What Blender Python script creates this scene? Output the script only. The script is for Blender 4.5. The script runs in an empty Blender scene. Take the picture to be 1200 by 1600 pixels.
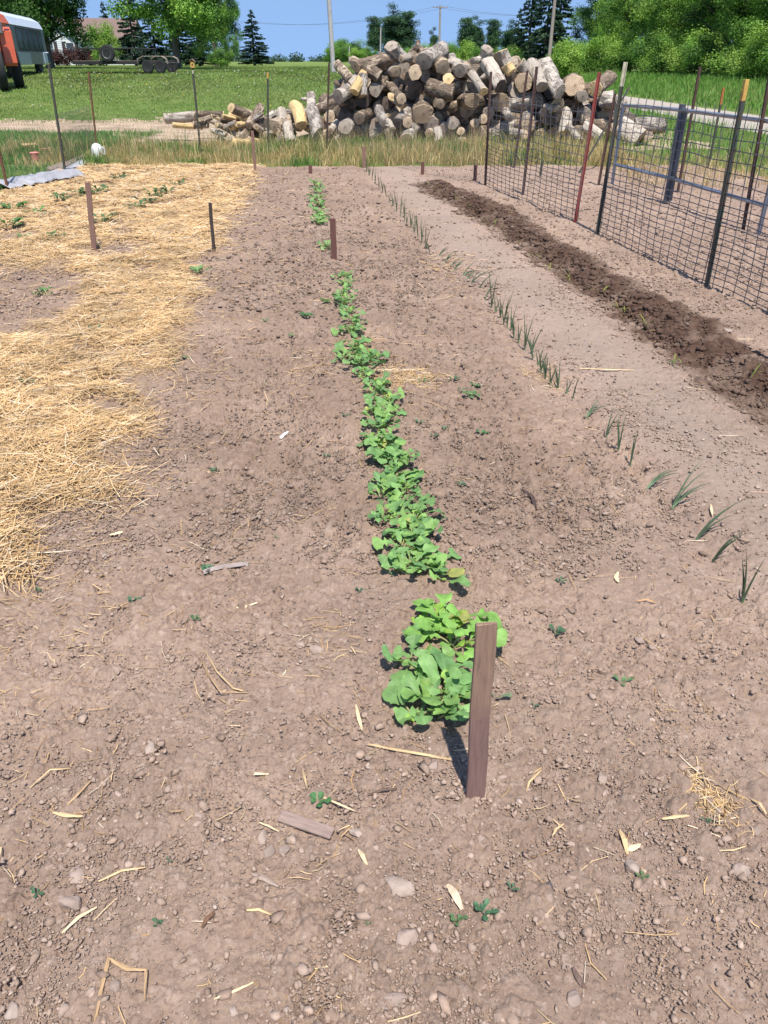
import bpy, math, random
import numpy as np
from mathutils import Vector, Matrix

# ------------------------------------------------------------------ camera, sky, sun, exposure
C = bpy.context.scene.collection
SC = bpy.context.scene
PI = math.pi
CAM_H = 1.55
PITCH = math.radians(30.4)
FPX = 1202.0                      # focal length in photo pixels (photo is 1200 x 1600)
cd = bpy.data.cameras.new('camera')
cam = bpy.data.objects.new('camera', cd)
C.objects.link(cam)
cam.location = (0, 0, CAM_H)
cam.rotation_euler = (PI / 2 - PITCH, 0, 0)
cd.sensor_width = 36
cd.lens = FPX / 1600 * 36
cd.clip_start = 0.05
cd.clip_end = 6000
SC.camera = cam

SUN_EL, SUN_AZ = math.radians(67), math.radians(10)     # behind the camera, a little to the right
sdir = Vector((math.sin(SUN_AZ) * math.cos(SUN_EL), -math.cos(SUN_AZ) * math.cos(SUN_EL), math.sin(SUN_EL)))
W = bpy.data.worlds.new('World')
SC.world = W
W.use_nodes = True
nt = W.node_tree
bg = nt.nodes['Background']
sky = nt.nodes.new('ShaderNodeTexSky')
sky.sky_type = 'NISHITA'
sky.sun_disc = False
sky.sun_elevation = SUN_EL
sky.sun_rotation = PI - SUN_AZ
sky.air_density = 1.0
sky.dust_density = 0.0
sky.ozone_density = 1.6
# the air here is very clear: look the sky up a little higher so that it stays blue down to the horizon
tc = nt.nodes.new('ShaderNodeTexCoord')
sep = nt.nodes.new('ShaderNodeSeparateXYZ'); nt.links.new(tc.outputs['Generated'], sep.inputs[0])
mz = nt.nodes.new('ShaderNodeMath'); mz.operation = 'MULTIPLY_ADD'; mz.inputs[1].default_value = .62; mz.inputs[2].default_value = .38
nt.links.new(sep.outputs[2], mz.inputs[0])
cmb = nt.nodes.new('ShaderNodeCombineXYZ')
nt.links.new(sep.outputs[0], cmb.inputs[0]); nt.links.new(sep.outputs[1], cmb.inputs[1]); nt.links.new(mz.outputs[0], cmb.inputs[2])
nrm = nt.nodes.new('ShaderNodeVectorMath'); nrm.operation = 'NORMALIZE'; nt.links.new(cmb.outputs[0], nrm.inputs[0])
nt.links.new(nrm.outputs[0], sky.inputs[0])
nt.links.new(sky.outputs[0], bg.inputs[0])
bg.inputs[1].default_value = 0.14
sd = bpy.data.lights.new('sun', 'SUN')
sd.energy = 4.4
sd.angle = math.radians(0.53)
sd.color = (1.0, 0.95, 0.87)
sun = bpy.data.objects.new('sun', sd)
C.objects.link(sun)
sun.rotation_euler = sdir.to_track_quat('Z', 'Y').to_euler()
SC.view_settings.view_transform = 'Standard'
SC.view_settings.look = 'None'
SC.view_settings.exposure = 0.72
SC.view_settings.gamma = 1
SC.cycles.max_bounces = 6
SC.cycles.transparent_max_bounces = 8

# ------------------------------------------------------------------ helpers
rng = np.random.default_rng(11)
random.seed(5)
U = random.uniform


def ray(px, py):
    xc, yc = (px - 600) / FPX, (800 - py) / FPX
    c, s = math.cos(PITCH), math.sin(PITCH)
    return Vector((xc, c + yc * s, -s + yc * c))


def P(px, py, z=0.0):
    """ground point seen at a photo pixel"""
    d = ray(px, py)
    t = (z - CAM_H) / d.z
    return Vector((d.x * t, d.y * t, z))


def Q(px, py, Y):
    """point at forward distance Y seen at a photo pixel"""
    d = ray(px, py)
    t = Y / d.y
    return Vector((d.x * t, Y, CAM_H + d.z * t))


def h2(ix, iy, seed):
    ix = ix.astype(np.int64).astype(np.uint64)
    iy = iy.astype(np.int64).astype(np.uint64)
    h = ix * np.uint64(0x9E3779B97F4A7C15) ^ (iy * np.uint64(0xC2B2AE3D27D4EB4F)) ^ np.uint64(seed * 7919 + 13)
    h ^= h >> np.uint64(29)
    h *= np.uint64(0xBF58476D1CE4E5B9)
    h ^= h >> np.uint64(32)
    h *= np.uint64(0x94D049BB133111EB)
    h ^= h >> np.uint64(31)
    return (h >> np.uint64(40)).astype(np.float64) / float(1 << 24)


def perlin(x, y, seed=0):
    x = np.asarray(x, float); y = np.asarray(y, float)
    ix = np.floor(x); iy = np.floor(y)
    fx = x - ix; fy = y - iy
    u = fx ** 3 * (fx * (fx * 6 - 15) + 10)
    v = fy ** 3 * (fy * (fy * 6 - 15) + 10)
    r = []
    for dx, dy in ((0, 0), (1, 0), (0, 1), (1, 1)):
        a = h2(ix + dx, iy + dy, seed) * 2 * PI
        r.append(np.cos(a) * (fx - dx) + np.sin(a) * (fy - dy))
    return ((r[0] * (1 - u) + r[1] * u) * (1 - v) + (r[2] * (1 - u) + r[3] * u) * v) * 1.5


def fbm(x, y, seed=0, o=3):
    s = 0; a = 1; f = 1
    for k in range(o):
        s = s + a * perlin(np.asarray(x) * f, np.asarray(y) * f, seed + k * 17)
        a *= .5; f *= 2.03
    return s


def clods(x, y, s, seed, p):
    """height of irregular lumps of about size s scattered with density p"""
    wx = x + .22 * s * perlin(x / (s * .6), y / (s * .6), seed + 91)
    wy = y + .22 * s * perlin(x / (s * .6) + 31, y / (s * .6), seed + 92)
    gx = wx / s; gy = wy / s
    ix = np.floor(gx); iy = np.floor(gy)
    out = np.zeros_like(gx)
    for dx in (-1, 0, 1):
        for dy in (-1, 0, 1):
            cx = ix + dx; cy = iy + dy
            e = h2(cx, cy, seed)
            ok = e < p
            jx = cx + .5 + .8 * (h2(cx, cy, seed + 1) - .5)
            jy = cy + .5 + .8 * (h2(cx, cy, seed + 2) - .5)
            r = .22 + .42 * h2(cx, cy, seed + 3) ** 1.6
            hh = .45 + .8 * h2(cx, cy, seed + 4)
            an = h2(cx, cy, seed + 5) * PI
            ux = gx - jx; uy = gy - jy
            ex = ux * np.cos(an) + uy * np.sin(an); ey = (-ux * np.sin(an) + uy * np.cos(an)) * 1.35
            d2 = (ex * ex + ey * ey) / (r * r)
            v = np.where(ok, hh * r * np.maximum(0, 1 - d2) ** .42, 0)
            out = np.maximum(out, v)
    return out * s


def plates(x, y, s, seed):
    """broken crust: every cell a small tilted facet at its own height"""
    wx = x + .25 * s * perlin(x / (s * .5), y / (s * .5), seed + 71)
    wy = y + .25 * s * perlin(x / (s * .5) + 17, y / (s * .5), seed + 72)
    gx = wx / s; gy = wy / s
    ix = np.floor(gx); iy = np.floor(gy)
    best = np.full(gx.shape, 9.0); out = np.zeros_like(gx)
    for dx in (-1, 0, 1):
        for dy in (-1, 0, 1):
            cx = ix + dx; cy = iy + dy
            ux = gx - cx - .15 - .7 * h2(cx, cy, seed + 1); uy = gy - cy - .15 - .7 * h2(cx, cy, seed + 2)
            d = ux * ux + uy * uy
            a = h2(cx, cy, seed + 3) * 2 * PI; t = .55 * h2(cx, cy, seed + 4)
            hgt = .7 * h2(cx, cy, seed + 5) ** 2 + t * (np.cos(a) * ux + np.sin(a) * uy) - .25 * d
            m = d < best
            best = np.where(m, d, best); out = np.where(m, hgt, out)
    return out * s


def sstep(a, b, x):
    t = np.clip((np.asarray(x, float) - a) / (b - a), 0, 1)
    return t * t * (3 - 2 * t)


def lin(c):
    """sRGB 0-255 -> linear"""
    return tuple(((v / 255) / 12.92 if v / 255 <= .04045 else ((v / 255 + .055) / 1.055) ** 2.4) for v in c)


# ---- materials
def new_mat(name):
    m = bpy.data.materials.new(name)
    m.use_nodes = True
    return m, m.node_tree, m.node_tree.nodes['Principled BSDF']


def N(t, kind, **kw):
    n = t.nodes.new(kind)
    for k, v in kw.items():
        if k.startswith('i_'):
            n.inputs[k[2:].replace('_', ' ')].default_value = v
        else:
            setattr(n, k, v)
    return n


def mixc(t, fac, a, b, mode='MIX'):
    n = t.nodes.new('ShaderNodeMix')
    n.data_type = 'RGBA'
    n.blend_type = mode
    for sock, v in ((n.inputs[0], fac), (n.inputs[6], a), (n.inputs[7], b)):
        if hasattr(v, 'links') or isinstance(v, bpy.types.NodeSocket):
            t.links.new(v, sock)
        elif isinstance(v, (int, float)):
            sock.default_value = v
        else:
            sock.default_value = (*v[:3], 1)
    return n.outputs[2]


def ramp(t, src, stops):
    n = t.nodes.new('ShaderNodeValToRGB')
    el = n.color_ramp.elements
    el[0].position, el[1].position = stops[0][0], stops[-1][0]
    for p, c in stops[1:-1]:
        el.new(p)
    for e, (p, c) in zip(el, stops):
        c = (c, c, c) if isinstance(c, (int, float)) else c
        e.color = (*c[:3], 1)
    t.links.new(src, n.inputs[0])
    return n.outputs[0]


def objco(t):
    return N(t, 'ShaderNodeTexCoord').outputs['Object']


def noise(t, co, scale, detail=4, rough=.55, dist=0.0):
    n = N(t, 'ShaderNodeTexNoise', i_Scale=scale, i_Detail=detail, i_Roughness=rough, i_Distortion=dist)
    t.links.new(co, n.inputs['Vector'])
    return n.outputs['Fac']


def bump(t, b, src, strength, dist=.01):
    n = N(t, 'ShaderNodeBump', i_Strength=strength, i_Distance=dist)
    t.links.new(src, n.inputs['Height'])
    t.links.new(n.outputs[0], b.inputs['Normal'])
    return n


def mat(name, c1, c2=None, scale=6.0, rough=.8, metal=0.0, bstr=0.0, bscale=30.0, bdist=.01, stretch=None, rand=0.0, spec=.3):
    """general procedural material: two colours mixed by noise, optional bump and per-object variation"""
    m, t, b = new_mat(name)
    co = objco(t)
    if stretch:
        mp = N(t, 'ShaderNodeMapping')
        mp.inputs['Scale'].default_value = stretch
        t.links.new(co, mp.inputs[0]); co = mp.outputs[0]
    c2 = c2 or tuple(v * .75 for v in c1)
    f = ramp(t, noise(t, co, scale), [(.32, 0.0), (.68, 1.0)])
    col = mixc(t, f, c1, c2)
    if rand:
        oi = N(t, 'ShaderNodeObjectInfo')
        hs = N(t, 'ShaderNodeHueSaturation')
        mr = N(t, 'ShaderNodeMapRange')
        mr.inputs['To Min'].default_value = 1 - rand; mr.inputs['To Max'].default_value = 1 + rand
        t.links.new(oi.outputs['Random'], mr.inputs[0]); t.links.new(mr.outputs[0], hs.inputs['Value'])
        t.links.new(col, hs.inputs['Color']); col = hs.outputs[0]
    t.links.new(col, b.inputs['Base Color'])
    b.inputs['Roughness'].default_value = rough
    b.inputs['Metallic'].default_value = metal
    b.inputs['Specular IOR Level'].default_value = spec
    if bstr:
        bump(t, b, noise(t, co, bscale, 5, .6), bstr, bdist)
    return m


def leaf_mat(name, hue=(1, 1, 1), trans=.35, rough=.5, vein=False, spec=.35):
    """foliage: colour attribute Col with noise, partly translucent"""
    m, t, b = new_mat(name)
    at = N(t, 'ShaderNodeAttribute', attribute_name='Col')
    co = objco(t)
    col = mixc(t, 1.0, at.outputs['Color'], hue, 'MULTIPLY')
    f = ramp(t, noise(t, co, 40 if vein else 3, 3), [(.3, .78), (.7, 1.15)])
    col = mixc(t, 1.0, col, f, 'MULTIPLY')
    if vein:
        uv = N(t, 'ShaderNodeUVMap')
        sx = N(t, 'ShaderNodeSeparateXYZ'); t.links.new(uv.outputs[0], sx.inputs[0])
        ab = N(t, 'ShaderNodeMath', operation='ABSOLUTE'); t.links.new(sx.outputs[0], ab.inputs[0])
        mid = ramp(t, ab.outputs[0], [(0.0, 1.0), (.10, 0.0)])
        # side veins
        sl = N(t, 'ShaderNodeMath', operation='MULTIPLY_ADD'); t.links.new(ab.outputs[0], sl.inputs[0]); sl.inputs[1].default_value = -.28
        t.links.new(sx.outputs[1], sl.inputs[2])
        ml = N(t, 'ShaderNodeMath', operation='MULTIPLY'); t.links.new(sl.outputs[0], ml.inputs[0]); ml.inputs[1].default_value = 9.0
        fr = N(t, 'ShaderNodeMath', operation='PINGPONG'); t.links.new(ml.outputs[0], fr.inputs[0]); fr.inputs[1].default_value = .5
        side = ramp(t, fr.outputs[0], [(0.0, .45), (.07, 0.0)])
        mx = N(t, 'ShaderNodeMath', operation='MAXIMUM'); t.links.new(mid, mx.inputs[0]); t.links.new(side, mx.inputs[1])
        vf = N(t, 'ShaderNodeMath', operation='MULTIPLY'); t.links.new(mx.outputs[0], vf.inputs[0]); vf.inputs[1].default_value = .38
        col = mixc(t, vf.outputs[0], col, (.30, .46, .20))
        bm = N(t, 'ShaderNodeMath', operation='SUBTRACT'); t.links.new(noise(t, co, 55, 4), bm.inputs[0]); t.links.new(mx.outputs[0], bm.inputs[1])
        bump(t, b, bm.outputs[0], .35, .003)
    t.links.new(col, b.inputs['Base Color'])
    b.inputs['Roughness'].default_value = rough
    b.inputs['Specular IOR Level'].default_value = spec
    tr = N(t, 'ShaderNodeBsdfTranslucent')
    hs = N(t, 'ShaderNodeHueSaturation', i_Value=1.4, i_Saturation=1.1); t.links.new(col, hs.inputs['Color']); t.links.new(hs.outputs[0], tr.inputs[0])
    mx = N(t, 'ShaderNodeMixShader'); mx.inputs[0].default_value = trans
    t.links.new(b.outputs[0], mx.inputs[1]); t.links.new(tr.outputs[0], mx.inputs[2])
    t.links.new(mx.outputs[0], t.nodes['Material Output'].inputs[0])
    return m


# ---- meshes and objects
def np_mesh(name, v, f, cols=None, smooth=False, uv=None):
    """v (N,3), f (M,k) or list of such arrays; cols (N,3) linear colours stored as point attribute Col"""
    me = bpy.data.meshes.new(name)
    fl = f if isinstance(f, list) else [f]
    me.vertices.add(len(v))
    me.vertices.foreach_set('co', np.ascontiguousarray(v, np.float32).ravel())
    nl = sum(a.size for a in fl); nf = sum(len(a) for a in fl)
    me.loops.add(nl); me.polygons.add(nf)
    me.loops.foreach_set('vertex_index', np.concatenate([a.ravel() for a in fl]).astype(np.int32))
    tot = np.concatenate([np.full(len(a), a.shape[1]) for a in fl])
    st = np.concatenate([[0], np.cumsum(tot)[:-1]]).astype(np.int32)
    me.polygons.foreach_set('loop_start', st)
    if smooth:
        me.polygons.foreach_set('use_smooth', np.ones(nf, bool))
    if cols is not None:
        a = me.color_attributes.new('Col', 'FLOAT_COLOR', 'POINT')
        c = np.ones((len(v), 4), np.float32); c[:, :3] = cols
        a.data.foreach_set('color', c.ravel())
    if uv is not None:
        idx = np.concatenate([a.ravel() for a in fl])
        l = me.uv_layers.new(name='UVMap')
        l.data.foreach_set('uv', np.ascontiguousarray(uv[idx], np.float32).ravel())
    me.update(calc_edges=True)
    return me


def link(name, me, m=None, parent=None, loc=None, rot=None):
    o = bpy.data.objects.new(name, me)
    C.objects.link(o)
    if m is not None:
        for q in (m if isinstance(m, (list, tuple)) else [m]):
            me.materials.append(q)
    if parent is not None:
        o.parent = parent
    if loc is not None:
        o.location = loc
    if rot is not None:
        o.rotation_euler = rot
    return o


USED = {}


def tag(o, label=None, cat=None, group=None, kind=None):
    if label:
        o['label'] = label
        USED[label] = USED.get(label, 0) + 1
    if cat: o['category'] = cat
    if group: o['group'] = group
    if kind: o['kind'] = kind
    return o


def thing(name, label, cat, loc=(0, 0, 0), rz=0.0, group=None, rot=None):
    o = bpy.data.objects.new(name, None)
    o.empty_display_size = .1
    C.objects.link(o)
    o.location = loc
    o.rotation_euler = rot or (0, 0, rz)
    return tag(o, label, cat, group)


class MB:
    """collects simple shapes into one mesh"""
    def __init__(self):
        self.v = []; self.f = []

    def add(self, vs, fs, M=None):
        n = len(self.v)
        for p in vs:
            p = Vector(p)
            self.v.append(tuple(M @ p if M else p))
        for q in fs:
            self.f.append(tuple(i + n for i in q))

    def box(self, c, s, M=None, bev=.0):
        x, y, z = c; a, b, d = s[0] / 2, s[1] / 2, s[2] / 2
        e = min(bev, a * .45, b * .45, d * .45)
        if e <= 0:
            vs = [(x + i * a, y + j * b, z + k * d) for i in (-1, 1) for j in (-1, 1) for k in (-1, 1)]
            fs = [(0, 1, 3, 2), (4, 6, 7, 5), (0, 4, 5, 1), (2, 3, 7, 6), (0, 2, 6, 4), (1, 5, 7, 3)]
            self.add(vs, fs, M); return
        # octagonal-section box (bevelled on all edges): three profile rings
        def ringv(z0, sh):
            A, B = a - sh, b - sh
            return [(x - A + e, y - B, z0), (x + A - e, y - B, z0), (x + A, y - B + e, z0), (x + A, y + B - e, z0),
                    (x + A - e, y + B, z0), (x - A + e, y + B, z0), (x - A, y + B - e, z0), (x - A, y - B + e, z0)]
        rings = [ringv(z - d, e), ringv(z - d + e, 0), ringv(z + d - e, 0), ringv(z + d, e)]
        vs = sum(rings, [])
        fs = []
        for k in range(3):
            for i in range(8):
                j = (i + 1) % 8
                fs.append((k * 8 + i, k * 8 + j, k * 8 + 8 + j, k * 8 + 8 + i))
        fs.append(tuple(range(7, -1, -1))); fs.append(tuple(range(24, 32)))
        self.add(vs, fs, M)

    def tube(self, pts, r, n=8, cap=True):
        pts = [Vector(p) for p in pts]
        rs = r if isinstance(r, (list, tuple)) else [r] * len(pts)
        vs = []; fs = []
        t0 = (pts[1] - pts[0]).normalized()
        up = Vector((0, 0, 1)) if abs(t0.z) < .9 else Vector((1, 0, 0))
        a = t0.cross(up).normalized()
        for i, p in enumerate(pts):
            t = (pts[min(i + 1, len(pts) - 1)] - pts[max(i - 1, 0)]).normalized()
            a = (a - t * a.dot(t)).normalized()
            b = t.cross(a)
            for k in range(n):
                an = 2 * PI * k / n
                vs.append(p + (a * math.cos(an) + b * math.sin(an)) * rs[i])
        for i in range(len(pts) - 1):
            for k in range(n):
                l = (k + 1) % n
                fs.append((i * n + k, i * n + l, i * n + n + l, i * n + n + k))
        if cap:
            fs.append(tuple(range(n - 1, -1, -1))); fs.append(tuple(range((len(pts) - 1) * n, len(pts) * n)))
        self.add(vs, fs)

    def prism(self, prof, y0, y1, M=None):
        """closed profile of (x, z) swept along y"""
        n = len(prof)
        vs = [(p[0], y0, p[1]) for p in prof] + [(p[0], y1, p[1]) for p in prof]
        fs = [tuple(range(n)), tuple(range(2 * n - 1, n - 1, -1))]
        for i in range(n):
            j = (i + 1) % n
            fs.append((i, i + n, j + n, j))
        self.add(vs, fs, M)

    def lathe(self, prof, n=16, M=None):
        """profile of (r, z) turned round z"""
        vs = []; fs = []
        for r, z in prof:
            for k in range(n):
                a = 2 * PI * k / n
                vs.append((r * math.cos(a), r * math.sin(a), z))
        for i in range(len(prof) - 1):
            for k in range(n):
                l = (k + 1) % n
                fs.append((i * n + k, i * n + l, i * n + n + l, i * n + n + k))
        fs.append(tuple(range(n - 1, -1, -1))); fs.append(tuple(range((len(prof) - 1) * n, len(prof) * n)))
        self.add(vs, fs, M)

    def build(self, name, m, parent=None, smooth=False):
        me = bpy.data.meshes.new(name)
        me.from_pydata(self.v, [], self.f)
        me.update()
        if smooth:
            me.polygons.foreach_set('use_smooth', [True] * len(me.polygons))
            try:
                me.set_sharp_from_angle(angle=math.radians(40))
            except Exception:
                pass
        return link(name, me, m, parent)


ONES = ['', 'first', 'second', 'third', 'fourth', 'fifth', 'sixth', 'seventh', 'eighth', 'ninth', 'tenth', 'eleventh', 'twelfth', 'thirteenth',
        'fourteenth', 'fifteenth', 'sixteenth', 'seventeenth', 'eighteenth', 'nineteenth']
TENS = {20: 'twent', 30: 'thirt', 40: 'fort', 50: 'fift', 60: 'sixt'}


def ordinal(n):
    if n < 20: return ONES[n]
    t, u = n // 10 * 10, n % 10
    return TENS[t] + 'ieth' if u == 0 else TENS[t] + 'y-' + ONES[u]


# ------------------------------------------------------------------ the lie of the land
def curve_of(pix):
    """photo pixels -> ground curve X(Y)"""
    g = sorted([(P(*p).y, P(*p).x) for p in pix])
    ys = np.array([a for a, b in g]); xs = np.array([b for a, b in g])
    # carry on past both ends
    s0 = (xs[1] - xs[0]) / (ys[1] - ys[0]); s1 = (xs[-1] - xs[-2]) / (ys[-1] - ys[-2])
    ys = np.concatenate([[ys[0] - 10], ys, [ys[-1] + 10]]); xs = np.concatenate([[xs[0] - 10 * s0], xs, [xs[-1] + 10 * s1]])
    return lambda y: np.interp(y, ys, xs)


TR_L = curve_of([(645, 288), (740, 338), (820, 395), (910, 460), (1010, 535), (1100, 592), (1200, 655)])
TR_R = curve_of([(690, 283), (800, 326), (860, 366), (960, 420), (1060, 474), (1180, 540)])
STRAW_E = curve_of([(395, 275), (385, 300), (345, 370), (318, 440), (292, 500), (250, 560), (235, 640), (205, 700), (190, 770), (120, 840), (40, 905), (-120, 1010)])
LEFT_E = curve_of([(-60, 338), (14, 300), (60, 282), (103, 268), (140, 248)])
ROWC = curve_of([(495, 285), (505, 345), (540, 450), (555, 560), (600, 650), (625, 760), (650, 890), (672, 1090)])
ONIC = curve_of([(572, 268), (612, 318), (665, 388), (705, 425), (768, 482), (845, 580), (915, 652), (985, 725), (1050, 792), (1165, 935)])
Y_BACK = 14.3


def lawn_rise(x, y):
    r = np.interp(y, [24.5, 28, 32, 38, 45, 60, 110, 200, 1600], [0, .30, .62, .85, 1.0, 1.08, 1.15, 1.0, .6])
    left = 1 - sstep(1.5, 7.5, x)
    bank = sstep(12.0, 20.0, x) * .55
    return r * left + bank * sstep(18, 30, y)


def base_z(x, y):
    """broad shape of the ground, without clods"""
    x = np.asarray(x, float); y = np.asarray(y, float)
    z = lawn_rise(x, y)
    gard = 1 - sstep(14.0, 15.5, y)
    z = z + gard * (.018 * perlin(x / .9, y / .9, 3) + .012 * perlin(x / .33, y / .33, 4))
    # furrow and heaped earth beside it
    xl, xr = TR_L(y), TR_R(y)
    t = (x - xl) / np.maximum(xr - xl, .05)
    end = 1 - sstep(11.9, 12.6, y)
    wob = .25 * perlin(x / .25, y / .25, 8)
    fur = -.035 * np.exp(-((t - .18) / .2) ** 2)
    rid = .050 * np.exp(-((t - .62 + .25 * wob) / .27) ** 2) * (.75 + .8 * perlin(x * 2, y * 2.2, 9))
    z = z + end * (fur + rid)
    # row of radishes slightly raised, small furrow along the onions
    z = z + gard * .014 * np.exp(-((x - ROWC(y)) / .22) ** 2)
    z = z - gard * .02 * np.exp(-((x - ONIC(y)) / .09) ** 2) + gard * .012 * np.exp(-((x - ONIC(y) + .22) / .12) ** 2)
    # straw bed lies a little higher
    z = z + .035 * straw_mask(x, y)
    return z


BARE = [(45, 462, .62), (20, 440, .4), (95, 480, .3), (175, 395, .33), (195, 385, .22), (105, 440, .3), (300, 380, .16), (60, 430, .4), (20, 500, .45), (40, 370, .25),
        (225, 425, .2), (150, 365, .15), (320, 430, .25), (75, 520, .2), (160, 640, .12), (165, 640, .14), (60, 820, .12), (120, 830, .18)]
BARE_G = [(P(a, b).x, P(a, b).y, r) for a, b, r in BARE]


def straw_mask(x, y):
    x = np.asarray(x, float); y = np.asarray(y, float)
    e = STRAW_E(y) + .13 * perlin(x / .5, y / .5, 21) + .06 * perlin(x / .13, y / .13, 22)
    m = 1 - sstep(-.22, .16, x - e)
    m = m * sstep(-.12, .1, x - LEFT_E(y) - .1 * perlin(x, y, 5))
    m = m * (1 - sstep(14.0, 14.6, y + .4 * perlin(x / .8, y / .8, 6)))
    for bx, by, r in BARE_G:
        d = np.hypot((x - bx) * 1.0, (y - by) * .8) + .12 * perlin(x / .2, y / .2, 23)
        m = m * (1 - .82 * (1 - sstep(r * .35, r * 1.1, d)))
    m = m * (1 - .75 * sstep(.22, .5, fbm(x / .6 + 9, y / .6, 24, 3)))
    m = m * (1 - .45 * sstep(.1, .5, fbm(x / .17, y / .17, 25, 2)))
    return m


def wet_mask(x, y):
    t = (x - TR_L(y)) / np.maximum(TR_R(y) - TR_L(y), .05)
    t = t + .22 * perlin(x / .35, y / .35, 31) + .12 * perlin(x / .1, y / .1, 32)
    w = sstep(-.16, .22, t) * (1 - sstep(.72, 1.05, t)) * (1 - sstep(11.9, 12.5, y))
    dry = sstep(-.1, .6, fbm(x / .3, y / .3, 34, 3)) * .32
    return w * (1 - dry)


def soil_mask(x, y):
    b = .35 * fbm(x / 1.1, y / 1.1, 41, 2)
    yb = Y_BACK + .03 * x + b * .8
    m = (y < yb) & (x > LEFT_E(np.clip(y, 4, 16)) + b * .5) & (x < 6.0 + b - .18 * (y - 12).clip(0))
    return m


def gz(x, y):
    return float(base_z(np.array([x]), np.array([y]))[0])


def G(px, py, dz=0.0):
    p = P(px, py, 0)
    z = gz(p.x, p.y)
    p = P(px, py, z)
    return Vector((p.x, p.y, z + dz))


# ---- one sheet of ground, fine near the garden, reaching the horizon
def build_ground():
    ys = []
    y = -40.0
    while y < .15: ys.append(y); y += max(.06, .12 * (.15 - y))
    while y < 20: ys.append(y); y += .0019 * (y + .75)
    while y < 70: ys.append(y); y += .012 * y
    while y < 2500: ys.append(y); y += .06 * y
    s = list(np.arange(-.56, .5601, .0013))
    k = .56; st = .0013; ext = []
    while k < 9:
        st *= 1.13; k += st; ext.append(k)
    s = np.array([-e for e in reversed(ext)] + s + ext)
    ys = np.array(ys)
    w = .9 + np.abs(np.clip(ys, None, 1e9) - .0)
    w = np.where(ys < .15, .9 + .15 + (.15 - ys) * .5, w)
    X = w[:, None] * s[None, :]
    Y = np.repeat(ys[:, None], len(s), 1)
    x = X.ravel(); yv = Y.ravel()
    z = base_z(x, yv)
    near = (yv > -1) & (yv < 16) & (np.abs(x) < 9)
    xn, yn = x[near], yv[near]
    cell = .0019 * (yn + .75)
    soil = soil_mask(xn, yn).astype(float)
    straw = straw_mask(xn, yn)
    wet = wet_mask(xn, yn)
    # how crumbly the surface is: soft dust in tracks, rough on the hoed rows
    dr = np.abs(xn - ROWC(yn)); do = xn - ONIC(yn)
    rough = .62 + .55 * fbm(xn / .55, yn / .55, 51, 3)
    rough = rough + .6 * np.exp(-((dr - .5) / .45) ** 2) * sstep(1.8, 3.2, yn)
    rough = rough - .55 * np.exp(-((do - .45) / .3) ** 2) - .25 * np.exp(-((do + .22) / .14) ** 2)
    rough = np.clip(rough, .12, 1.6)
    rough = rough * (1 - .6 * straw) + .9 * wet
    hz = np.zeros_like(xn)
    for i, (sz, p, amp) in enumerate(((.17, .30, .10), (.085, .42, .42), (.045, .5, .75), (.024, .6, 1.0), (.0125, .65, 1.1))):
        fade = 1 - sstep(sz * .28, sz * .55, cell)
        pr = clods(xn, yn, sz, 100 + i * 10, p)
        mask = np.clip(rough + .6 * perlin(xn / (sz * 5), yn / (sz * 5), 60 + i) - .15, 0, 1.2)
        hz = hz + fade * amp * pr * mask * (.75 if i < 3 else 1)
        if i in (1, 2, 3):      # little hollows between the lumps
            hz = hz - fade * .55 * clods(xn, yn, sz * 1.3, 500 + i * 10, .14) * np.clip(mask, 0, 1)
    pm = np.clip(.35 + .7 * rough + .5 * perlin(xn / .3, yn / .3, 79), .1, 1.3) * (1 - straw) * (1 - .5 * wet)
    for sz, amp, sd_ in ((.06, .22, 601), (.028, .34, 621), (.014, .36, 641)):
        hz = hz + (1 - sstep(sz * .3, sz * .6, cell)) * amp * plates(xn, yn, sz, sd_) * pm
    hz = hz - .0065 * pm
    along = xn - ROWC(yn)
    hz = hz + .008 * perlin(along / .07, yn / .55, 77) * np.clip(rough, 0, 1)
    hz = hz - .016 * np.maximum(0, perlin(along / .16, yn / .8, 78) - .25) * rough
    hz = hz + .0035 * perlin(xn / .05, yn / .05, 71) * rough + .002 * perlin(xn / .02, yn / .02, 72) * rough
    hz = hz + wet * (.022 * fbm(xn / .11, yn / .11, 73, 3) + .014 * np.abs(perlin(xn / .07, yn / .07, 74)))
    hz = hz + straw * .02 * fbm(xn / .2, yn / .2, 75, 3)
    z[near] += hz * np.maximum(soil, .25)
    nr, nc = len(ys), len(s)
    v = np.stack([x, yv, z], 1)
    a = np.arange((nr - 1) * nc).reshape(nr - 1, nc)[:, :-1].ravel()
    f = np.stack([a, a + 1, a + nc + 1, a + nc], 1)
    fc = v[f].mean(1)
    fx, fy = fc[:, 0], fc[:, 1]
    soil_f = soil_mask(fx, fy)
    jag = .5 * fbm(fx / 1.4, fy / 1.4, 81, 2)
    road_f = (np.abs(fx - 10.75 - .25 * perlin(fy / 9, fx * 0, 4)) < 1.45 + .12 * jag) & (fy > 8)
    chip_f = (fy > 21.3 + jag) & (fy < 25.2 + jag * 1.2) & (fx < 6 + jag)
    chip_f |= (fy > 17.2 + jag) & (fy < 22) & (fx > -6.5 + jag) & (fx < 7 + jag)
    lab = np.where(soil_f, 0, np.where(road_f, 2, np.where(chip_f, 3, 1)))
    masks = np.zeros((len(v), 3), np.float32)
    masks[near, 0] = wet; masks[near, 1] = straw
    path = np.exp(-((do - .45) / .4) ** 2)
    tilled_shade = np.clip(np.exp(-(dr / 1.0) ** 4) * sstep(1.7, 3.2, yn) + .8 * (xn < STRAW_E(yn)) * (yn > 3) + .35 * sstep(1.5, 3, yn), 0, 1) * (1 - path)  # tilled earth is darker; shade between its crumbs is painted in too
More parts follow.
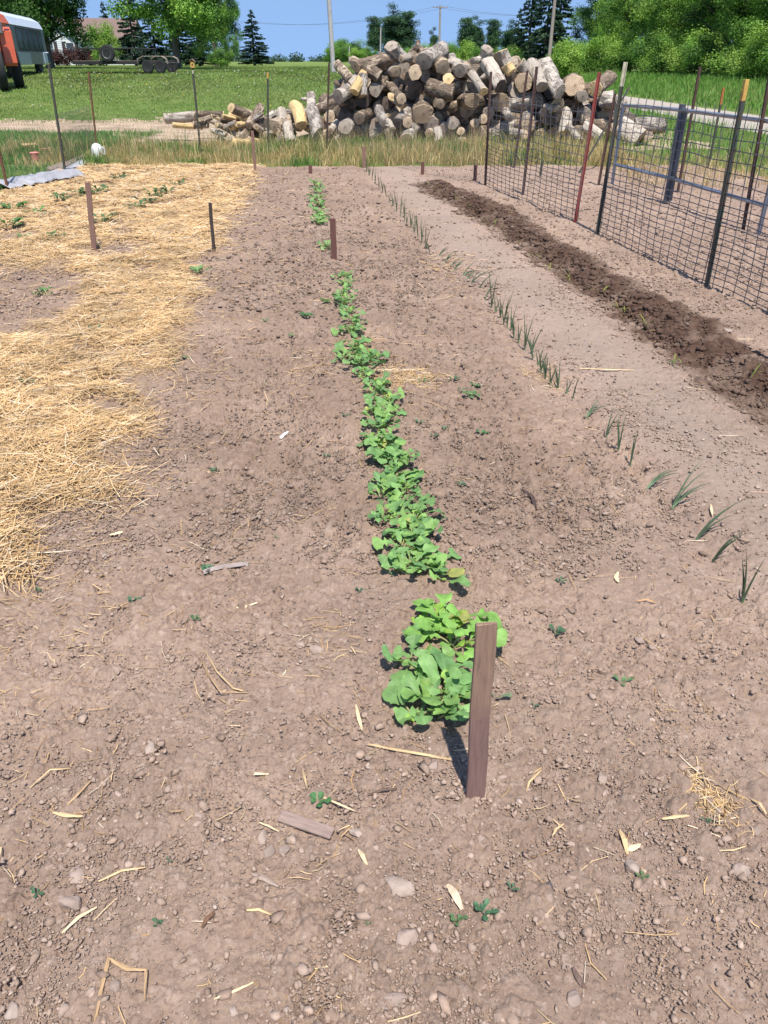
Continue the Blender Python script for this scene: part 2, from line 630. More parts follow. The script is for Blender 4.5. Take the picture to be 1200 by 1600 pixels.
    masks[near, 2] = .5 + .5 * path - .5 * np.clip(tilled_shade * (.8 + .7 * perlin(xn / .4, yn / .4, 83)), 0, 1)
    for i, (nm, m) in enumerate((('ground', M_SOIL), ('lawn', M_LAWN), ('road', M_ROAD), ('path', M_CHIP))):
        ff = f[lab == i]
        u, inv = np.unique(ff, return_inverse=True)
        me = np_mesh(nm, v[u], inv.reshape(ff.shape), masks[u], smooth=(i != 0))
        tag(link(nm, me, m), kind='structure')


# ---- ground materials
def soil_material():
    m, t, b = new_mat('dry_soil')
    co = objco(t)
    at = N(t, 'ShaderNodeAttribute', attribute_name='Col')
    sp = N(t, 'ShaderNodeSeparateColor'); t.links.new(at.outputs['Color'], sp.inputs[0])
    n1 = noise(t, co, 2.2, 5, .6); n2 = noise(t, co, 22, 6, .65); n3 = noise(t, co, 130, 3, .6)
    c = ramp(t, n2, [(.28, (.222, .150, .108)), (.5, (.325, .226, .167)), (.72, (.41, .297, .226))])
    c = mixc(t, ramp(t, n1, [(.38, 0.0), (.62, .6)]), c, (.385, .278, .212))
    n4 = noise(t, co, .9, 5, .6)
    c = mixc(t, ramp(t, n4, [(.42, 0.0), (.6, .5)]), c, (.19, .134, .104))
    c = mixc(t, ramp(t, n3, [(.35, .3), (.6, 0.0)]), c, (.15, .105, .083))
    # pale grit and a few dark crumbs
    vo = N(t, 'ShaderNodeTexVoronoi', i_Scale=85.0); t.links.new(co, vo.inputs['Vector'])
    sc = N(t, 'ShaderNodeSeparateColor'); t.links.new(vo.outputs['Color'], sc.inputs[0])
    c = mixc(t, ramp(t, sc.outputs[0], [(.90, 0.0), (.99, .4)]), c, (.46, .36, .30))
    c = mixc(t, ramp(t, sc.outputs[1], [(.90, 0.0), (.99, .4)]), c, (.13, .09, .075))
    gm = N(t, 'ShaderNodeMapRange'); gm.inputs['From Min'].default_value = .5; gm.inputs['To Max'].default_value = .55; t.links.new(sp.outputs[2], gm.inputs[0])
    c = mixc(t, gm.outputs[0], c, (.29, .222, .182))
    tm = N(t, 'ShaderNodeMapRange'); tm.inputs['From Min'].default_value = .5; tm.inputs['From Max'].default_value = 0; tm.inputs['To Max'].default_value = .62; t.links.new(sp.outputs[2], tm.inputs[0])
    c = mixc(t, tm.outputs[0], c, mixc(t, ramp(t, n2, [(.3, 0.0), (.7, 1.0)]), (.155, .103, .074), (.255, .177, .130)))  # darker tilled soil, crumb shade included in the colour
    st = ramp(t, noise(t, co, 45, 4, .7, 1.5), [(.3, (.14, .09, .05)), (.55, (.31, .21, .115)), (.75, (.46, .34, .205))])
    c = mixc(t, sp.outputs[1], c, st)
    wetc = ramp(t, noise(t, co, 30, 5, .6), [(.3, (.048, .027, .018)), (.6, (.098, .058, .041)), (.8, (.165, .105, .076))])
    c = mixc(t, sp.outputs[0], c, wetc)
    t.links.new(c, b.inputs['Base Color'])
    b.inputs['Roughness'].default_value = .95
    b.inputs['Specular IOR Level'].default_value = .12
    hb = N(t, 'ShaderNodeMath', operation='ADD'); t.links.new(noise(t, co, 170, 6, .75), hb.inputs[0]); t.links.new(noise(t, co, 45, 4, .6), hb.inputs[1])
    bump(t, b, hb.outputs[0], .9, .006)
    return m


def lawn_material():
    m, t, b = new_mat('lawn_turf')
    co = objco(t)
    c = ramp(t, noise(t, co, .9, 6, .6), [(.3, (.10, .165, .034)), (.5, (.155, .225, .052)), (.7, (.235, .275, .085))])
    c = mixc(t, ramp(t, noise(t, co, .17, 4), [(.42, 0.0), (.7, .6)]), c, (.20, .21, .075))
    c = mixc(t, ramp(t, noise(t, co, 9, 4, .7), [(.35, .5), (.6, 0.0)]), c, (.04, .07, .014))
    t.links.new(c, b.inputs['Base Color'])
    b.inputs['Roughness'].default_value = .9; b.inputs['Specular IOR Level'].default_value = .1
    bump(t, b, noise(t, co, 14, 5, .75), 1.0, .08)
    return m


def road_material():
    m, t, b = new_mat('gravel')
    co = objco(t)
    c = ramp(t, noise(t, co, 16, 6, .7), [(.3, (.25, .21, .17)), (.5, (.35, .30, .25)), (.7, (.43, .38, .33))])
    c = mixc(t, ramp(t, noise(t, co, .8, 4), [(.4, 0.0), (.7, .4)]), c, (.36, .29, .22))
    t.links.new(c, b.inputs['Base Color']); b.inputs['Roughness'].default_value = .95
    bump(t, b, noise(t, co, 40, 4, .7), .8, .02)
    return m


def chip_material():
    m, t, b = new_mat('wood_chips')
    co = objco(t)
    c = ramp(t, noise(t, co, 11, 6, .7), [(.3, (.27, .175, .105)), (.5, (.47, .345, .225)), (.7, (.62, .50, .37))])
    c = mixc(t, ramp(t, noise(t, co, 1.3, 4), [(.45, 0.0), (.6, .75)]), c, (.27, .19, .13))
    t.links.new(c, b.inputs['Base Color']); b.inputs['Roughness'].default_value = .95
    bump(t, b, noise(t, co, 25, 4, .7), 1.0, .04)
    return m


M_SOIL, M_LAWN, M_ROAD, M_CHIP = soil_material(), lawn_material(), road_material(), chip_material()
build_ground()

# ------------------------------------------------------------------ more materials
M_STRAW, _t, _b = new_mat('straw')
_a = N(_t, 'ShaderNodeAttribute', attribute_name='Col'); _t.links.new(_a.outputs['Color'], _b.inputs['Base Color'])
_b.inputs['Roughness'].default_value = .55; _b.inputs['Specular IOR Level'].default_value = .35
M_CLOD, _t, _b = new_mat('soil_lumps')
_a = N(_t, 'ShaderNodeAttribute', attribute_name='Col')
_co = objco(_t)
_c = mixc(_t, 1.0, _a.outputs['Color'], ramp(_t, noise(_t, _co, 60, 5, .65), [(.3, .72), (.7, 1.15)]), 'MULTIPLY')
_t.links.new(_c, _b.inputs['Base Color']); _b.inputs['Roughness'].default_value = .95; _b.inputs['Specular IOR Level'].default_value = .12
bump(_t, _b, noise(_t, _co, 180, 5, .7), .6, .004)
M_GRASS = leaf_mat('grass_blades', trans=.3, rough=.6, spec=.2)
M_LEAF = leaf_mat('tree_leaves', trans=.3, rough=.6, spec=.2)
M_RADISH = leaf_mat('radish_leaf', trans=.28, rough=.52, vein=True, spec=.3)
M_WEED = leaf_mat('weed_leaf', trans=.2, rough=.5, vein=True)
M_STALK = mat('pink_stalk', (.20, .30, .10), (.30, .22, .13), 30, .5)
M_ONION = leaf_mat('onion_leaf', trans=.1, rough=.5)
M_BARKT = mat('tree_bark', (.085, .068, .052), (.15, .125, .10), 9, .95, bstr=1.0, bscale=30, bdist=.05, stretch=(1, 1, .25))


def wood_mat(name, c1, c2, rand=.0, stretch=(14, 14, 1.0), dark_low=None):
    m, t, b = new_mat(name)
    co = objco(t)
    mp = N(t, 'ShaderNodeMapping'); mp.inputs['Scale'].default_value = stretch; t.links.new(co, mp.inputs[0])
    n = noise(t, mp.outputs[0], 9, 6, .65, .6)
    c = mixc(t, ramp(t, n, [(.3, 0.0), (.7, 1.0)]), c1, c2)
    c = mixc(t, ramp(t, noise(t, co, 7, 4), [(.4, 0.0), (.7, .6)]), c, tuple(v * .62 for v in c1))
    if dark_low:                       # soil stain on the part that stood in the ground before
        sp = N(t, 'ShaderNodeSeparateXYZ'); t.links.new(co, sp.inputs[0])
        ad = N(t, 'ShaderNodeMath', operation='MULTIPLY_ADD'); t.links.new(noise(t, co, 25, 4), ad.inputs[0]); ad.inputs[1].default_value = .12
        t.links.new(sp.outputs[2], ad.inputs[2])
        c = mixc(t, ramp(t, ad.outputs[0], [(.30, 1.0), (.38, 0.0)]), c, mixc(t, ramp(t, n, [(.3, 0.0), (.7, 1.0)]), dark_low, tuple(v * 1.5 for v in dark_low)))
    if rand:
        oi = N(t, 'ShaderNodeObjectInfo'); hs = N(t, 'ShaderNodeHueSaturation'); mr = N(t, 'ShaderNodeMapRange')
        mr.inputs['To Min'].default_value = 1 - rand; mr.inputs['To Max'].default_value = 1 + rand
        t.links.new(oi.outputs['Random'], mr.inputs[0]); t.links.new(mr.outputs[0], hs.inputs['Value']); t.links.new(c, hs.inputs['Color']); c = hs.outputs[0]
    t.links.new(c, b.inputs['Base Color']); b.inputs['Roughness'].default_value = .85; b.inputs['Specular IOR Level'].default_value = .2
    bump(t, b, n, .6, .004)
    return m


M_STAKE = wood_mat('stake_wood', (.36, .235, .16), (.17, .105, .078), dark_low=(.165, .10, .083))
M_STAKE_D = wood_mat('stake_wood_dark', (.18, .085, .068), (.10, .05, .042))
M_STAKE_G = wood_mat('stake_wood_grey', (.085, .065, .055), (.05, .038, .034))
M_STAKE_B = wood_mat('stake_wood_brown', (.28, .165, .125), (.18, .105, .08))
def bark_mat(name, c1, c2, pale, pshare, furrow=1.0):
    """weathered bark: furrows along the log, bleached patches where the bark has gone"""
    m, t, b = new_mat(name)
    co = objco(t)
    oi = N(t, 'ShaderNodeObjectInfo')
    ad = N(t, 'ShaderNodeVectorMath', operation='ADD'); t.links.new(co, ad.inputs[0])
    sc_ = N(t, 'ShaderNodeMath', operation='MULTIPLY'); t.links.new(oi.outputs['Random'], sc_.inputs[0]); sc_.inputs[1].default_value = 40
    t.links.new(sc_.outputs[0], ad.inputs[1])
    mp = N(t, 'ShaderNodeMapping'); mp.inputs['Scale'].default_value = (1, 1, .22); t.links.new(ad.outputs[0], mp.inputs[0])
    f1 = noise(t, mp.outputs[0], 24, 5, .65, .8)
    f2 = noise(t, ad.outputs[0], 4.5, 4, .6)
    f3 = noise(t, ad.outputs[0], 60, 3, .7)
    c = mixc(t, ramp(t, f1, [(.36, 0.0), (.6, 1.0)]), c2, c1)
    c = mixc(t, ramp(t, f3, [(.35, .5), (.6, 0.0)]), c, tuple(v * .5 for v in c2))
    pm = ramp(t, f2, [(.62 - pshare * .4, 0.0), (.68 - pshare * .4, 1.0)])
    c = mixc(t, pm, c, mixc(t, ramp(t, f1, [(.3, 0.0), (.7, 1.0)]), tuple(v * .62 for v in pale), pale))
    hs = N(t, 'ShaderNodeHueSaturation'); mr = N(t, 'ShaderNodeMapRange')
    mr.inputs['To Min'].default_value = .8; mr.inputs['To Max'].default_value = 1.25
    t.links.new(oi.outputs['Random'], mr.inputs[0]); t.links.new(mr.outputs[0], hs.inputs['Value']); t.links.new(c, hs.inputs['Color'])
    t.links.new(hs.outputs[0], b.inputs['Base Color']); b.inputs['Roughness'].default_value = .95; b.inputs['Specular IOR Level'].default_value = .12
    mx = N(t, 'ShaderNodeMath', operation='MULTIPLY_ADD'); t.links.new(pm, mx.inputs[0]); mx.inputs[1].default_value = -.25; t.links.new(f1, mx.inputs[2])
    bump(t, b, mx.outputs[0], furrow, .07)
    return m


M_BARKS = {
    'grey': bark_mat('bark_grey', (.40, .345, .295), (.15, .12, .098), (.58, .50, .42), .35),
    'brown': bark_mat('bark_brown', (.28, .21, .155), (.11, .08, .058), (.52, .41, .295), .28),
    'pale': bark_mat('bare_wood_pale', (.43, .355, .285), (.20, .155, .12), (.54, .46, .375), .6, .9),
    'yellow': bark_mat('bare_wood_yellow', (.48, .32, .16), (.26, .16, .085), (.64, .45, .22), .75, .6),
}


def end_mat(name, c1, c2):
    m, t, b = new_mat(name)
    co = objco(t)
    ln = N(t, 'ShaderNodeMapping'); ln.inputs['Scale'].default_value = (1, 1, .02); t.links.new(co, ln.inputs[0])
    nz = N(t, 'ShaderNodeTexNoise', i_Scale=6.0, i_Detail=3.0); t.links.new(ln.outputs[0], nz.inputs['Vector'])
    wv = N(t, 'ShaderNodeTexWave', wave_type='RINGS', rings_direction='Z', i_Scale=9.0, i_Distortion=2.2, i_Detail=3.0); t.links.new(ln.outputs[0], wv.inputs['Vector'])
    c = mixc(t, ramp(t, wv.outputs['Fac'], [(.2, 0.0), (.9, .55)]), c1, c2)
    c = mixc(t, ramp(t, nz.outputs['Fac'], [(.42, 0.0), (.7, .8)]), c, c2)
    ge = N(t, 'ShaderNodeVectorMath', operation='LENGTH'); t.links.new(ln.outputs[0], ge.inputs[0])
    c = mixc(t, ramp(t, ge.outputs['Value'], [(.0, .7), (.05, 0.0)]), c, tuple(v * .35 for v in c2))
    oi = N(t, 'ShaderNodeObjectInfo'); hs = N(t, 'ShaderNodeHueSaturation'); mr = N(t, 'ShaderNodeMapRange')
    mr.inputs['To Min'].default_value = .75; mr.inputs['To Max'].default_value = 1.2
    t.links.new(oi.outputs['Random'], mr.inputs[0]); t.links.new(mr.outputs[0], hs.inputs['Value']); t.links.new(c, hs.inputs['Color'])
    t.links.new(hs.outputs[0], b.inputs['Base Color']); b.inputs['Roughness'].default_value = .9; b.inputs['Specular IOR Level'].default_value = .15
    bump(t, b, wv.outputs['Fac'], .4, .01)
    return m


M_ENDS = {'tan': end_mat('cut_tan', (.49, .37, .25), (.27, .19, .125)), 'grey': end_mat('cut_grey', (.34, .28, .225), (.17, .135, .105)),
          'yellow': end_mat('cut_yellow', (.66, .49, .27), (.47, .32, .16)), 'dark': end_mat('cut_dark', (.15, .115, .09), (.07, .055, .045))}

M_POST_G = mat('post_green', (.045, .075, .06), (.09, .055, .04), 14, .55, metal=.0, bstr=.2, bscale=120)
M_POST_B = mat('post_brown', (.10, .055, .042), (.05, .030, .026), 14, .7, bstr=.2, bscale=120)
M_POST_R = mat('post_red', (.30, .055, .045), (.17, .05, .04), 9, .6, bstr=.2, bscale=120)
M_RUST = mat('rust', (.22, .105, .055), (.12, .06, .04), 18, .85, bstr=.3, bscale=120)
M_TIP_Y = mat('tip_yellow', (.62, .40, .10), (.40, .22, .06), 20, .55)
M_TIP_W = mat('tip_white', (.55, .50, .36), (.32, .29, .2), 20, .6)
M_TIP_R = mat('tip_orange', (.50, .17, .05), (.30, .10, .04), 20, .6)
M_WIRE = mat('galvanised_wire', (.20, .20, .21), (.13, .115, .11), 30, .45, metal=.6)
M_PIPE = mat('galvanised_pipe', (.36, .38, .43), (.26, .28, .32), 8, .38, metal=.65)
M_PIPE_D = mat('dark_pipe', (.11, .12, .145), (.065, .068, .08), 8, .5, metal=.3)
M_ROCK = mat('stone', (.34, .255, .208), (.22, .163, .132), 30, .9, bstr=.6, bscale=70, bdist=.006, rand=.18)
M_ROCK_W = mat('pale_stone', (.38, .295, .243), (.25, .19, .152), 30, .9, bstr=.6, bscale=70, bdist=.006)
M_CHIPW = mat('old_wood_chip', (.30, .215, .175), (.21, .15, .125), 30, .9, bstr=.5, bscale=60, bdist=.004, stretch=(1, 5, 1))

# ------------------------------------------------------------------ loose stuff on the ground


def strands(name, xy, L, width, zlift, cols, label, tilt=.12, curve=.25):
    """flat straw stems lying about, one mesh: three cross-sections of three points each"""
    n = len(xy)
    yaw = rng.uniform(0, 2 * PI, n)
    L = np.broadcast_to(L, n); width = np.broadcast_to(width, n)
    bend = rng.normal(0, curve, n)
    pit = rng.normal(0, tilt, n)
    z0 = base_z(xy[:, 0], xy[:, 1]) + zlift
    V = np.zeros((n, 9, 3))
    for i, s in enumerate((-.5, 0., .5)):
        a = yaw + bend * s
        cx = xy[:, 0] + np.cos(a) * L * s; cy = xy[:, 1] + np.sin(a) * L * s
        cz = z0 + np.sin(pit) * L * s + (abs(s) * 2 - .5) * np.abs(bend) * L * .04
        nx, ny = -np.sin(a), np.cos(a)
        wd = width * (1.0 if i == 1 else .7)
        for j, q in enumerate((-.5, 0., .5)):
            V[:, i * 3 + j, 0] = cx + nx * wd * q
            V[:, i * 3 + j, 1] = cy + ny * wd * q
            V[:, i * 3 + j, 2] = cz + (wd * .45 if j == 1 else 0)
    base = (np.arange(n) * 9)[:, None]
    f = []
    for i in (0, 1):
        for j in (0, 1):
            k = i * 3 + j
            f.append(base + np.array([[k, k + 3, k + 4, k + 1]]))
    F = np.concatenate(f)
    me = np_mesh(name, V.reshape(-1, 3), F, np.repeat(cols, 9, 0))
    return tag(link(name, me, M_STRAW), label, 'straw', kind='stuff')


def straw_cols(n, bright=1.0):
    a = np.array([(.56, .365, .17), (.63, .445, .24), (.42, .255, .11), (.27, .155, .072), (.68, .56, .40)])
    p = np.array([.34, .22, .24, .12, .08])
    c = a[rng.choice(5, n, p=p)] * rng.uniform(.78, 1.15, (n, 1)) * bright
    return c


def sample(n, x0, x1, y0, y1, power=1.0):
    """points spread over a rectangle, thinning out with distance"""
    u = rng.uniform(0, 1, n)
    if power == 1.0:
        y = y0 * (y1 / y0) ** u
    else:
        y = y0 + (y1 - y0) * u
    return np.stack([rng.uniform(x0, x1, n), y], 1)


# mulch of straw over the left beds
pts = sample(420000, -8.0, -.75, 1.9, 14.6)
keep = rng.uniform(0, 1, len(pts)) < straw_mask(pts[:, 0], pts[:, 1]) ** 1.3
keep &= (np.abs(pts[:, 0] + .0) < .62 * (pts[:, 1] + 1.6))
pts = pts[keep][:95000]
far = np.clip(pts[:, 1] / 5, 1, 2.2)
strands('straw_mulch', pts, rng.gamma(4, .022, len(pts)) + .03, rng.uniform(.0022, .0042, len(pts)) * far, rng.uniform(-.006, .024, len(pts)) + .022 * np.clip(fbm(pts[:, 0] / .22, pts[:, 1] / .22, 207, 2), -.5, 1.5),
        straw_cols(len(pts)) * np.clip(.95 + .28 * fbm(pts[:, 0] / .35, pts[:, 1] / .35, 208, 3), .55, 1.3)[:, None], 'golden loose straw mulch spread over the left garden beds', tilt=.16)

# thin scatter of straw over bare soil, thicker near the mulch and on a few spots
pts = sample(95000, -4.5, 5.0, .55, 14.0)
d = pts[:, 0] - STRAW_E(pts[:, 1])
pr = .075 + .60 * np.exp(-np.clip(d, 0, 9) / .22) + .10 * np.exp(-np.clip(d, 0, 9) / .9)
pr = np.where(d < 0, .10, pr) * (.3 + 1.4 * np.clip(fbm(pts[:, 0] / .35, pts[:, 1] / .35, 201, 2) + .25, 0, 1))
pr = pr * np.where(pts[:, 1] < 2.2, .7, 1) * np.where(pts[:, 0] > ONIC(pts[:, 1]) + .1, .25, 1)
for px, py, r, q in ((640, 588, .16, .9), (1112, 1262, .075, 1.0), (1085, 1225, .06, .8), (515, 1010, .14, .35), (60, 950, .34, .75), (110, 930, .26, .7), (60, 880, .25, .8), (345, 1085, .09, .25), (870, 600, .05, .5), (700, 400, .2, .5),
                     (560, 540, .12, .4), (480, 560, .12, .25), (530, 1045, .07, .35), (765, 1010, .05, .5), (360, 850, .15, .25), (130, 760, .3, .5)):
    c = P(px, py)
    pr = np.maximum(pr, q * np.exp(-((pts[:, 0] - c.x) ** 2 + ((pts[:, 1] - c.y) * .8) ** 2) / (r * r)))
pts = pts[rng.uniform(0, 1, len(pts)) < pr]
extra = []
for px, py, r, n in ((1112, 1262, .045, 110), (1088, 1228, .035, 50), (640, 588, .15, 420), (515, 1010, .1, 40), (600, 600, .1, 130), (480, 575, .16, 90), (560, 545, .14, 80), (700, 420, .3, 120), (850, 590, .12, 60)):
    c = P(px, py); extra.append(np.stack([rng.normal(c.x, r * .6, n), rng.normal(c.y, r * .8, n)], 1))
pts = np.concatenate([pts] + extra)
far = np.clip(pts[:, 1] / 4, .8, 2.2)
strands('straw_litter', pts, (rng.gamma(2.2, .018, len(pts)) + .012) * np.clip(pts[:, 1] / 2.2, .75, 1.4), rng.uniform(.0016, .0038, len(pts)) * far, rng.uniform(.002, .009, len(pts)),
        straw_cols(len(pts), .95) * rng.choice([1., .8, .55], (len(pts), 1), p=[.5, .25, .25]), 'thin scatter of broken straw over the bare soil', tilt=.06)


def lumps(name, xy, r, cols, label, sink=.25):
    """angular little lumps, one mesh: jittered icosahedra, the larger ones subdivided"""
    t = (1 + 5 ** .5) / 2
    iv = np.array([(-1, t, 0), (1, t, 0), (-1, -t, 0), (1, -t, 0), (0, -1, t), (0, 1, t), (0, -1, -t), (0, 1, -t), (t, 0, -1), (t, 0, 1), (-t, 0, -1), (-t, 0, 1)], float)
    iv /= np.linalg.norm(iv[0])
    fa = np.array([(0, 11, 5), (0, 5, 1), (0, 1, 7), (0, 7, 10), (0, 10, 11), (1, 5, 9), (5, 11, 4), (11, 10, 2), (10, 7, 6), (7, 1, 8),
                   (3, 9, 4), (3, 4, 2), (3, 2, 6), (3, 6, 8), (3, 8, 9), (4, 9, 5), (2, 4, 11), (6, 2, 10), (8, 6, 7), (9, 8, 1)])
    n = len(xy)
    V = iv[None] * (1 + rng.uniform(-.42, .30, (n, 12, 1))) + rng.normal(0, .10, (n, 12, 3))
    sc = np.stack([rng.uniform(.85, 1.6, n), rng.uniform(.65, 1.1, n), rng.uniform(.45, .85, n)], 1)
    V = V * sc[:, None, :] * r[:, None, None]
    a = rng.uniform(0, 2 * PI, n); c, s = np.cos(a)[:, None], np.sin(a)[:, None]
    x = V[:, :, 0] * c - V[:, :, 1] * s; y = V[:, :, 0] * s + V[:, :, 1] * c
    V[:, :, 0] = x + xy[:, 0][:, None]; V[:, :, 1] = y + xy[:, 1][:, None]
    V[:, :, 2] += (base_z(xy[:, 0], xy[:, 1]) + r * (.45 - sink) + .003)[:, None]
    F = (np.arange(n) * 12)[:, None, None] + fa[None]
    me = np_mesh(name, V.reshape(-1, 3), F.reshape(-1, 3), np.repeat(cols, 12, 0), smooth=False)
    return tag(link(name, me, M_CLOD), label, 'soil crumbs', kind='stuff')


# crumbs of dry soil: many small, few large
def crumb_field(n, y0, y1, rmin, rmax, ex):
    p = sample(n, -1, 1, y0, y1)
    p[:, 0] *= .6 * (p[:, 1] + 1.1)
    m = soil_mask(p[:, 0], p[:, 1]) & (rng.uniform(0, 1, n) > .75 * straw_mask(p[:, 0], p[:, 1]))
    dens = .50 + .75 * fbm(p[:, 0] / .5, p[:, 1] / .5, 51, 3) + .4 * perlin(p[:, 0] / .12, p[:, 1] / .12, 57)
    do = p[:, 0] - ONIC(p[:, 1]); dr = np.abs(p[:, 0] - ROWC(p[:, 1]))
    dens = dens - .38 * np.exp(-((do - .45) / .3) ** 2) - .3 * np.exp(-((do + .22) / .14) ** 2) + .25 * np.exp(-((dr - .45) / .35) ** 2)
    m &= rng.uniform(0, 1, n) < np.clip(dens, .06, 1)
    p = p[m]
    r = rmin * (1 - rng.uniform(0, 1, len(p)) * (1 - (rmin / rmax) ** ex)) ** (-1 / ex)
    return p, r


ps = [crumb_field(170000, .55, 3.4, .0012, .0085, 2.3), crumb_field(700, .55, 3.4, .008, .015, 1.8), crumb_field(150000, 2.2, 8.5, .0022, .013, 2.0), crumb_field(30000, 5.5, 14, .007, .022, 2.5)]
wq = sample(120000, .2, 3.2, 3.2, 12.4); wq = wq[rng.uniform(0, 1, len(wq)) < wet_mask(wq[:, 0], wq[:, 1]) * .5]
ps.append((wq, .005 * (1 - rng.uniform(0, 1, len(wq)) * .97) ** -.55 * np.clip(wq[:, 1] / 5, .6, 1.2)))
_s = P(742, 1245); ps.append((np.stack([rng.normal(_s.x, .030, 160), rng.normal(_s.y - .004, .022, 160)], 1), rng.uniform(.002, .008, 160)))
xy = np.concatenate([a for a, b in ps]); rr = np.concatenate([b for a, b in ps])
pal = np.array([(.325, .232, .176), (.375, .275, .214), (.265, .186, .140), (.42, .325, .265)])
cc = pal[rng.choice(4, len(xy), p=[.50, .35, .135, .015])] * rng.uniform(.85, 1.10, (len(xy), 1))
_t = np.clip(np.exp(-((xy[:, 0] - ROWC(xy[:, 1])) / 1.0) ** 4) * sstep(1.7, 3.2, xy[:, 1]) + .35 * sstep(1.5, 3, xy[:, 1]), 0, 1) * (1 - np.exp(-((xy[:, 0] - ONIC(xy[:, 1]) - .45) / .4) ** 2))  # same darkening for loose crumbs: tilled tone plus painted shade
cc = cc * (1 - .26 * _t)[:, None]
w = wet_mask(xy[:, 0], xy[:, 1])[:, None]
cc = cc * (1 - w) + np.array([(.10, .061, .044)]) * w
lumps('soil_crumbs', xy, rr, cc, 'dry pinkish crumbs and clods of soil scattered over the garden')

# ------------------------------------------------------------------ grass


def blades(name, xy, h, w, cols, label, lean=.35, m=None, cat='grass'):
    n = len(xy)
    z = base_z(xy[:, 0], xy[:, 1])
    a = rng.uniform(0, 2 * PI, n); ln = np.abs(rng.normal(0, lean, n)) + .05; la = rng.uniform(0, 2 * PI, n)
    V = np.zeros((n, 5, 3))
    for i, (t, q) in enumerate(((0, -.5), (0, .5), (.55, -.42), (.55, .42), (1, 0))):
        off = ln * t * t * h
        V[:, i, 0] = xy[:, 0] + np.cos(a) * w * q + np.cos(la) * off
        V[:, i, 1] = xy[:, 1] + np.sin(a) * w * q + np.sin(la) * off
        V[:, i, 2] = z + h * t * (1 - .25 * ln * t) - .01
    b = (np.arange(n) * 5)[:, None]
    F4 = b + np.array([[0, 1, 3, 2]]); F3 = b + np.array([[2, 3, 4]])
    me = np_mesh(name, V.reshape(-1, 3), [F4, F3], np.repeat(cols, 5, 0))
    return tag(link(name, me, m or M_GRASS), label, cat, kind='stuff')


def gcols(n, greens, mixv=None):
    g = np.array(greens)
    c = g[rng.integers(0, len(g), n)] * rng.uniform(.75, 1.25, (n, 1))
    return c


GREEN = [(.11, .20, .045), (.15, .25, .06), (.085, .155, .04)]
DRY = [(.50, .37, .17), (.42, .30, .13), (.58, .46, .25), (.30, .25, .10)]
# tall weeds along the back fence: patches of green and of dead straw-coloured grass
n = 52000
p = np.stack([rng.uniform(-7.8, 4.6, n), rng.uniform(14.0, 18.2, n)], 1)
p = p[(p[:, 1] > Y_BACK + .03 * p[:, 0] + .28 * fbm(p[:, 0] / 1.1, p[:, 1] / 1.1, 41, 2) - .1)]
p = p[rng.uniform(0, 1, len(p)) < .55 + .6 * perlin(p[:, 0] / .5, p[:, 1] / .5, 301)]
dry = sstep(-.25, .3, perlin(p[:, 0] / .9, p[:, 1] / 1.3, 302) + .35 * sstep(-4, 1, p[:, 0]) + .10 - .2 * sstep(15.5, 17.5, p[:, 1]))
isdry = rng.uniform(0, 1, len(p)) < dry
cols = np.where(isdry[:, None], gcols(len(p), DRY), gcols(len(p), GREEN))
hh = rng.uniform(.14, .46, len(p)) * (.75 + .5 * perlin(p[:, 0] / .7, p[:, 1] / .7, 303))
hh = hh * np.where(p[:, 0] < -2.5, .62, .85)
blades('tall_grass', p, hh, rng.uniform(.006, .014, len(p)), cols, 'tall green and straw coloured grass along the back edge of the garden', lean=.45)
n = 9000
p = np.stack([rng.uniform(-7.2, 4.4, n), rng.uniform(14.4, 17.0, n)], 1)
p = p[perlin(p[:, 0] / .35, p[:, 1] / .35, 341) > .22]
blades('seeding_grass', p, rng.uniform(.30, .66, len(p)), rng.uniform(.004, .009, len(p)), gcols(len(p), DRY[:3] + GREEN[:1]), 'tall dry seeding stems standing in the grass along the back edge', lean=.3)
# green grass left of the beds
n = 60000
p = np.stack([rng.uniform(-13, -4.6, n), rng.uniform(11, 21.5, n)], 1)
p = p[(p[:, 0] < LEFT_E(np.clip(p[:, 1], 4, 16)) - .05) & (rng.uniform(0, 1, len(p)) < .6 + .6 * perlin(p[:, 0] / .6, p[:, 1] / .6, 311))]
p = p[~((p[:, 1] > 14) & (p[:, 0] > -6.6 + .2 * p[:, 1] - 2.8))]
cols = gcols(len(p), [(.085, .18, .04), (.12, .23, .05), (.07, .14, .045), (.13, .20, .08)])
blades('green_grass', p, rng.uniform(.05, .15, len(p)), rng.uniform(.007, .015, len(p)), cols * 1.25, 'rough green grass beside the straw covered beds', lean=.6)
# mown lawn rising to the house
n = 150000
yy = rng.uniform(24.6, 70, n); p = np.stack([rng.uniform(-.55, .12, n) * yy * 1.05, yy], 1)
p[:, 0] = np.where(p[:, 0] > 3, p[:, 0] * .9, p[:, 0])
pat = .5 + .9 * fbm(p[:, 0] / 2.2, p[:, 1] / 5, 321, 3)
cols = gcols(len(p), [(.15, .235, .055), (.19, .27, .07), (.12, .19, .045), (.25, .27, .10)]) * np.clip(.72 + .45 * pat, .5, 1.3)[:, None]
blades('lawn_grass', p, rng.uniform(.035, .10, len(p)) * (p[:, 1] / 34) ** .5, rng.uniform(.015, .034, len(p)) * p[:, 1] / 36, cols, 'short mown lawn grass rising towards the house', lean=.8)
# dandelion heads and seed clocks speckling the crest
n = 420
yy = rng.uniform(26, 47, n); p = np.stack([rng.uniform(-.5, .05, n) * yy, yy], 1)
lumps('dandelion_flowers', p, rng.uniform(.012, .026, n) * p[:, 1] / 34, np.array([(.60, .46, .06), (.62, .60, .55)])[rng.choice(2, n, p=[.45, .55])], 'yellow and white dandelion heads dotted over the lawn', sink=-3.2)
